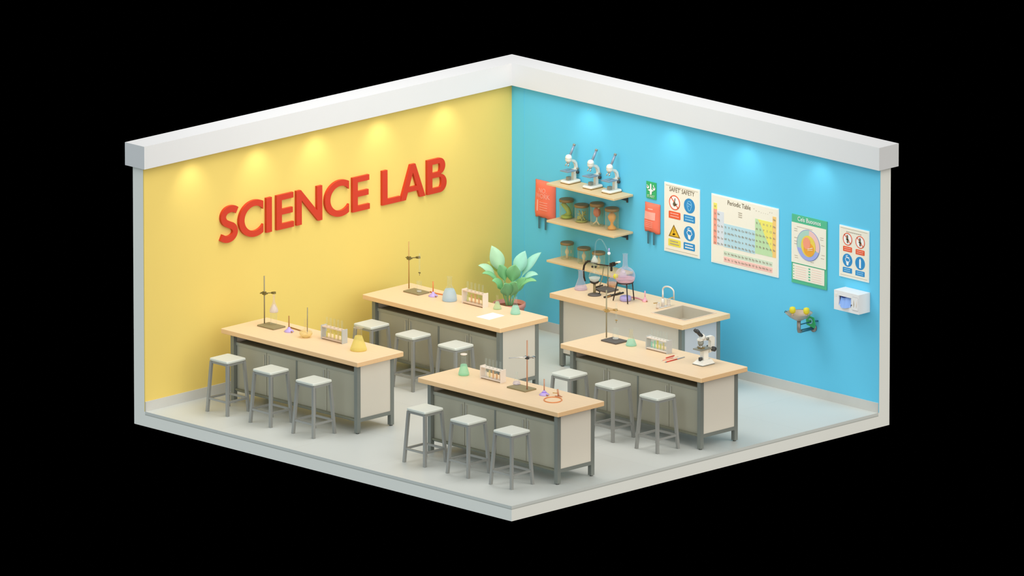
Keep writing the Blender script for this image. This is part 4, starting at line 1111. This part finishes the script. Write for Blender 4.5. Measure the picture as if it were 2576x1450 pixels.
# ------------------------------------------------------------------ potted plant
pc = onz(1281, 849, 0)
t = thing('potted_plant', 'big leafy green plant in a pink pot in the corner', 'plant', (pc.x, pc.y, 0))
PH = .445
MB().lathe([(.13, 0), (.145, .01), (.192, PH-.05), (.206, PH-.05), (.206, PH), (.186, PH), (.178, PH-.06), (.003, PH-.07)], seg=32, cap=False).build('pot', 'terracotta', t)
MB().lathe([(.181, PH-.07), (.179, PH-.045), (.003, PH-.035)], seg=28).build('soil', 'soil', t)
DV = Vector((R1, -R1, 0)); RV = Vector((R1, R1, 0))
def leaf(tx, ty, d, wd, m, bx=0, lift=.35, n=(.45, -.45, .6), stem=.45):
    z_tip = (849-ty)/194.5 + d*.25
    tip = RV*((tx-1281)/200) + DV*d + Vector((0, 0, z_tip))
    base = RV*bx + Vector((0, 0, PH-.05))
    mid = base*.35+tip*.65; mid.z = base.z+(tip.z-base.z)*.75+lift*.5; mid = mid*.6+base*.4; mid.z += lift*.35
    bez = lambda s: base*(1-s)**2+mid*2*s*(1-s)+tip*s*s
    N = 16; v = []; f = []; nn = Vector(n).normalized()
    for i in range(N+1):
        s = i/N; p = bez(s); T = (bez(min(1, s+.02))-bez(max(0, s-.02))).normalized(); sd = T.cross(nn).normalized(); up = sd.cross(T).normalized()
        k = max(0, (s-stem)/(1-stem)); w_ = wd*1.02*(math.sin(PI*min(1, k**.82))**1.05 if 0 < k < 1 else 0) + (.006 if s < .97 else .001)
        th = .004
        for e, zz in ((-1, .22*w_), (0, 0), (1, .22*w_)): v.append(p+sd*(e*w_)+up*(zz+th))
        for e, zz in ((1, .22*w_), (0, 0), (-1, .22*w_)): v.append(p+sd*(e*w_)+up*(zz-th))
    for i in range(N):
        for k in range(6):
            j = (k+1) % 6; f.append((i*6+k, i*6+j, (i+1)*6+j, (i+1)*6+k))
    f += [tuple(range(5, -1, -1)), tuple(range(N*6, N*6+6))]
    MB().add(v, f, True).build('leaf', m, t)
leaf(1237, 620, -.05, .085, 'leaf_pale', -.01, .25, (.6, -.6, .3), .5)
leaf(1321, 633, -.05, .08, 'leaf_mint', .01, .25, (.6, -.6, .3), .5)
leaf(1361, 637, -.08, .05, 'leaf_mint', .02, .35, (.5, -.5, .6), .45)
leaf(1204, 670, .05, .045, 'leaf_pale', -.03, .45, (.45, -.45, .7), .5)
leaf(1226, 662, -.1, .035, 'leaf_olive', -.02, .5, (.45, -.45, .7), .5)
leaf(1297, 668, .18, .085, 'leaf', .01, .30, (.7, -.7, .2), .45)
leaf(1256, 668, .16, .06, 'leaf', -.01, .35, (.7, -.7, .2), .45)
leaf(1353, 693, .12, .04, 'leaf_mint', .03, .45, (.4, -.4, .8), .55)
leaf(1349, 709, .2, .035, 'leaf', .03, .40, (.4, -.4, .8), .4)
leaf(1239, 708, .22, .05, 'leaf', -.03, .30, (.5, -.5, .6), .4)
leaf(1322, 700, .1, .055, 'leaf', .02, .2, (.7, -.7, .4), .35)
leaf(1268, 716, .28, .075, 'leaf', 0, .2, (.7, -.7, .3), .3)
leaf(1300, 712, .28, .07, 'leaf', 0, .2, (.7, -.7, .3), .3)
leaf(1214, 690, .25, .03, 'leaf', -.03, .45, (.45, -.45, .7), .45)
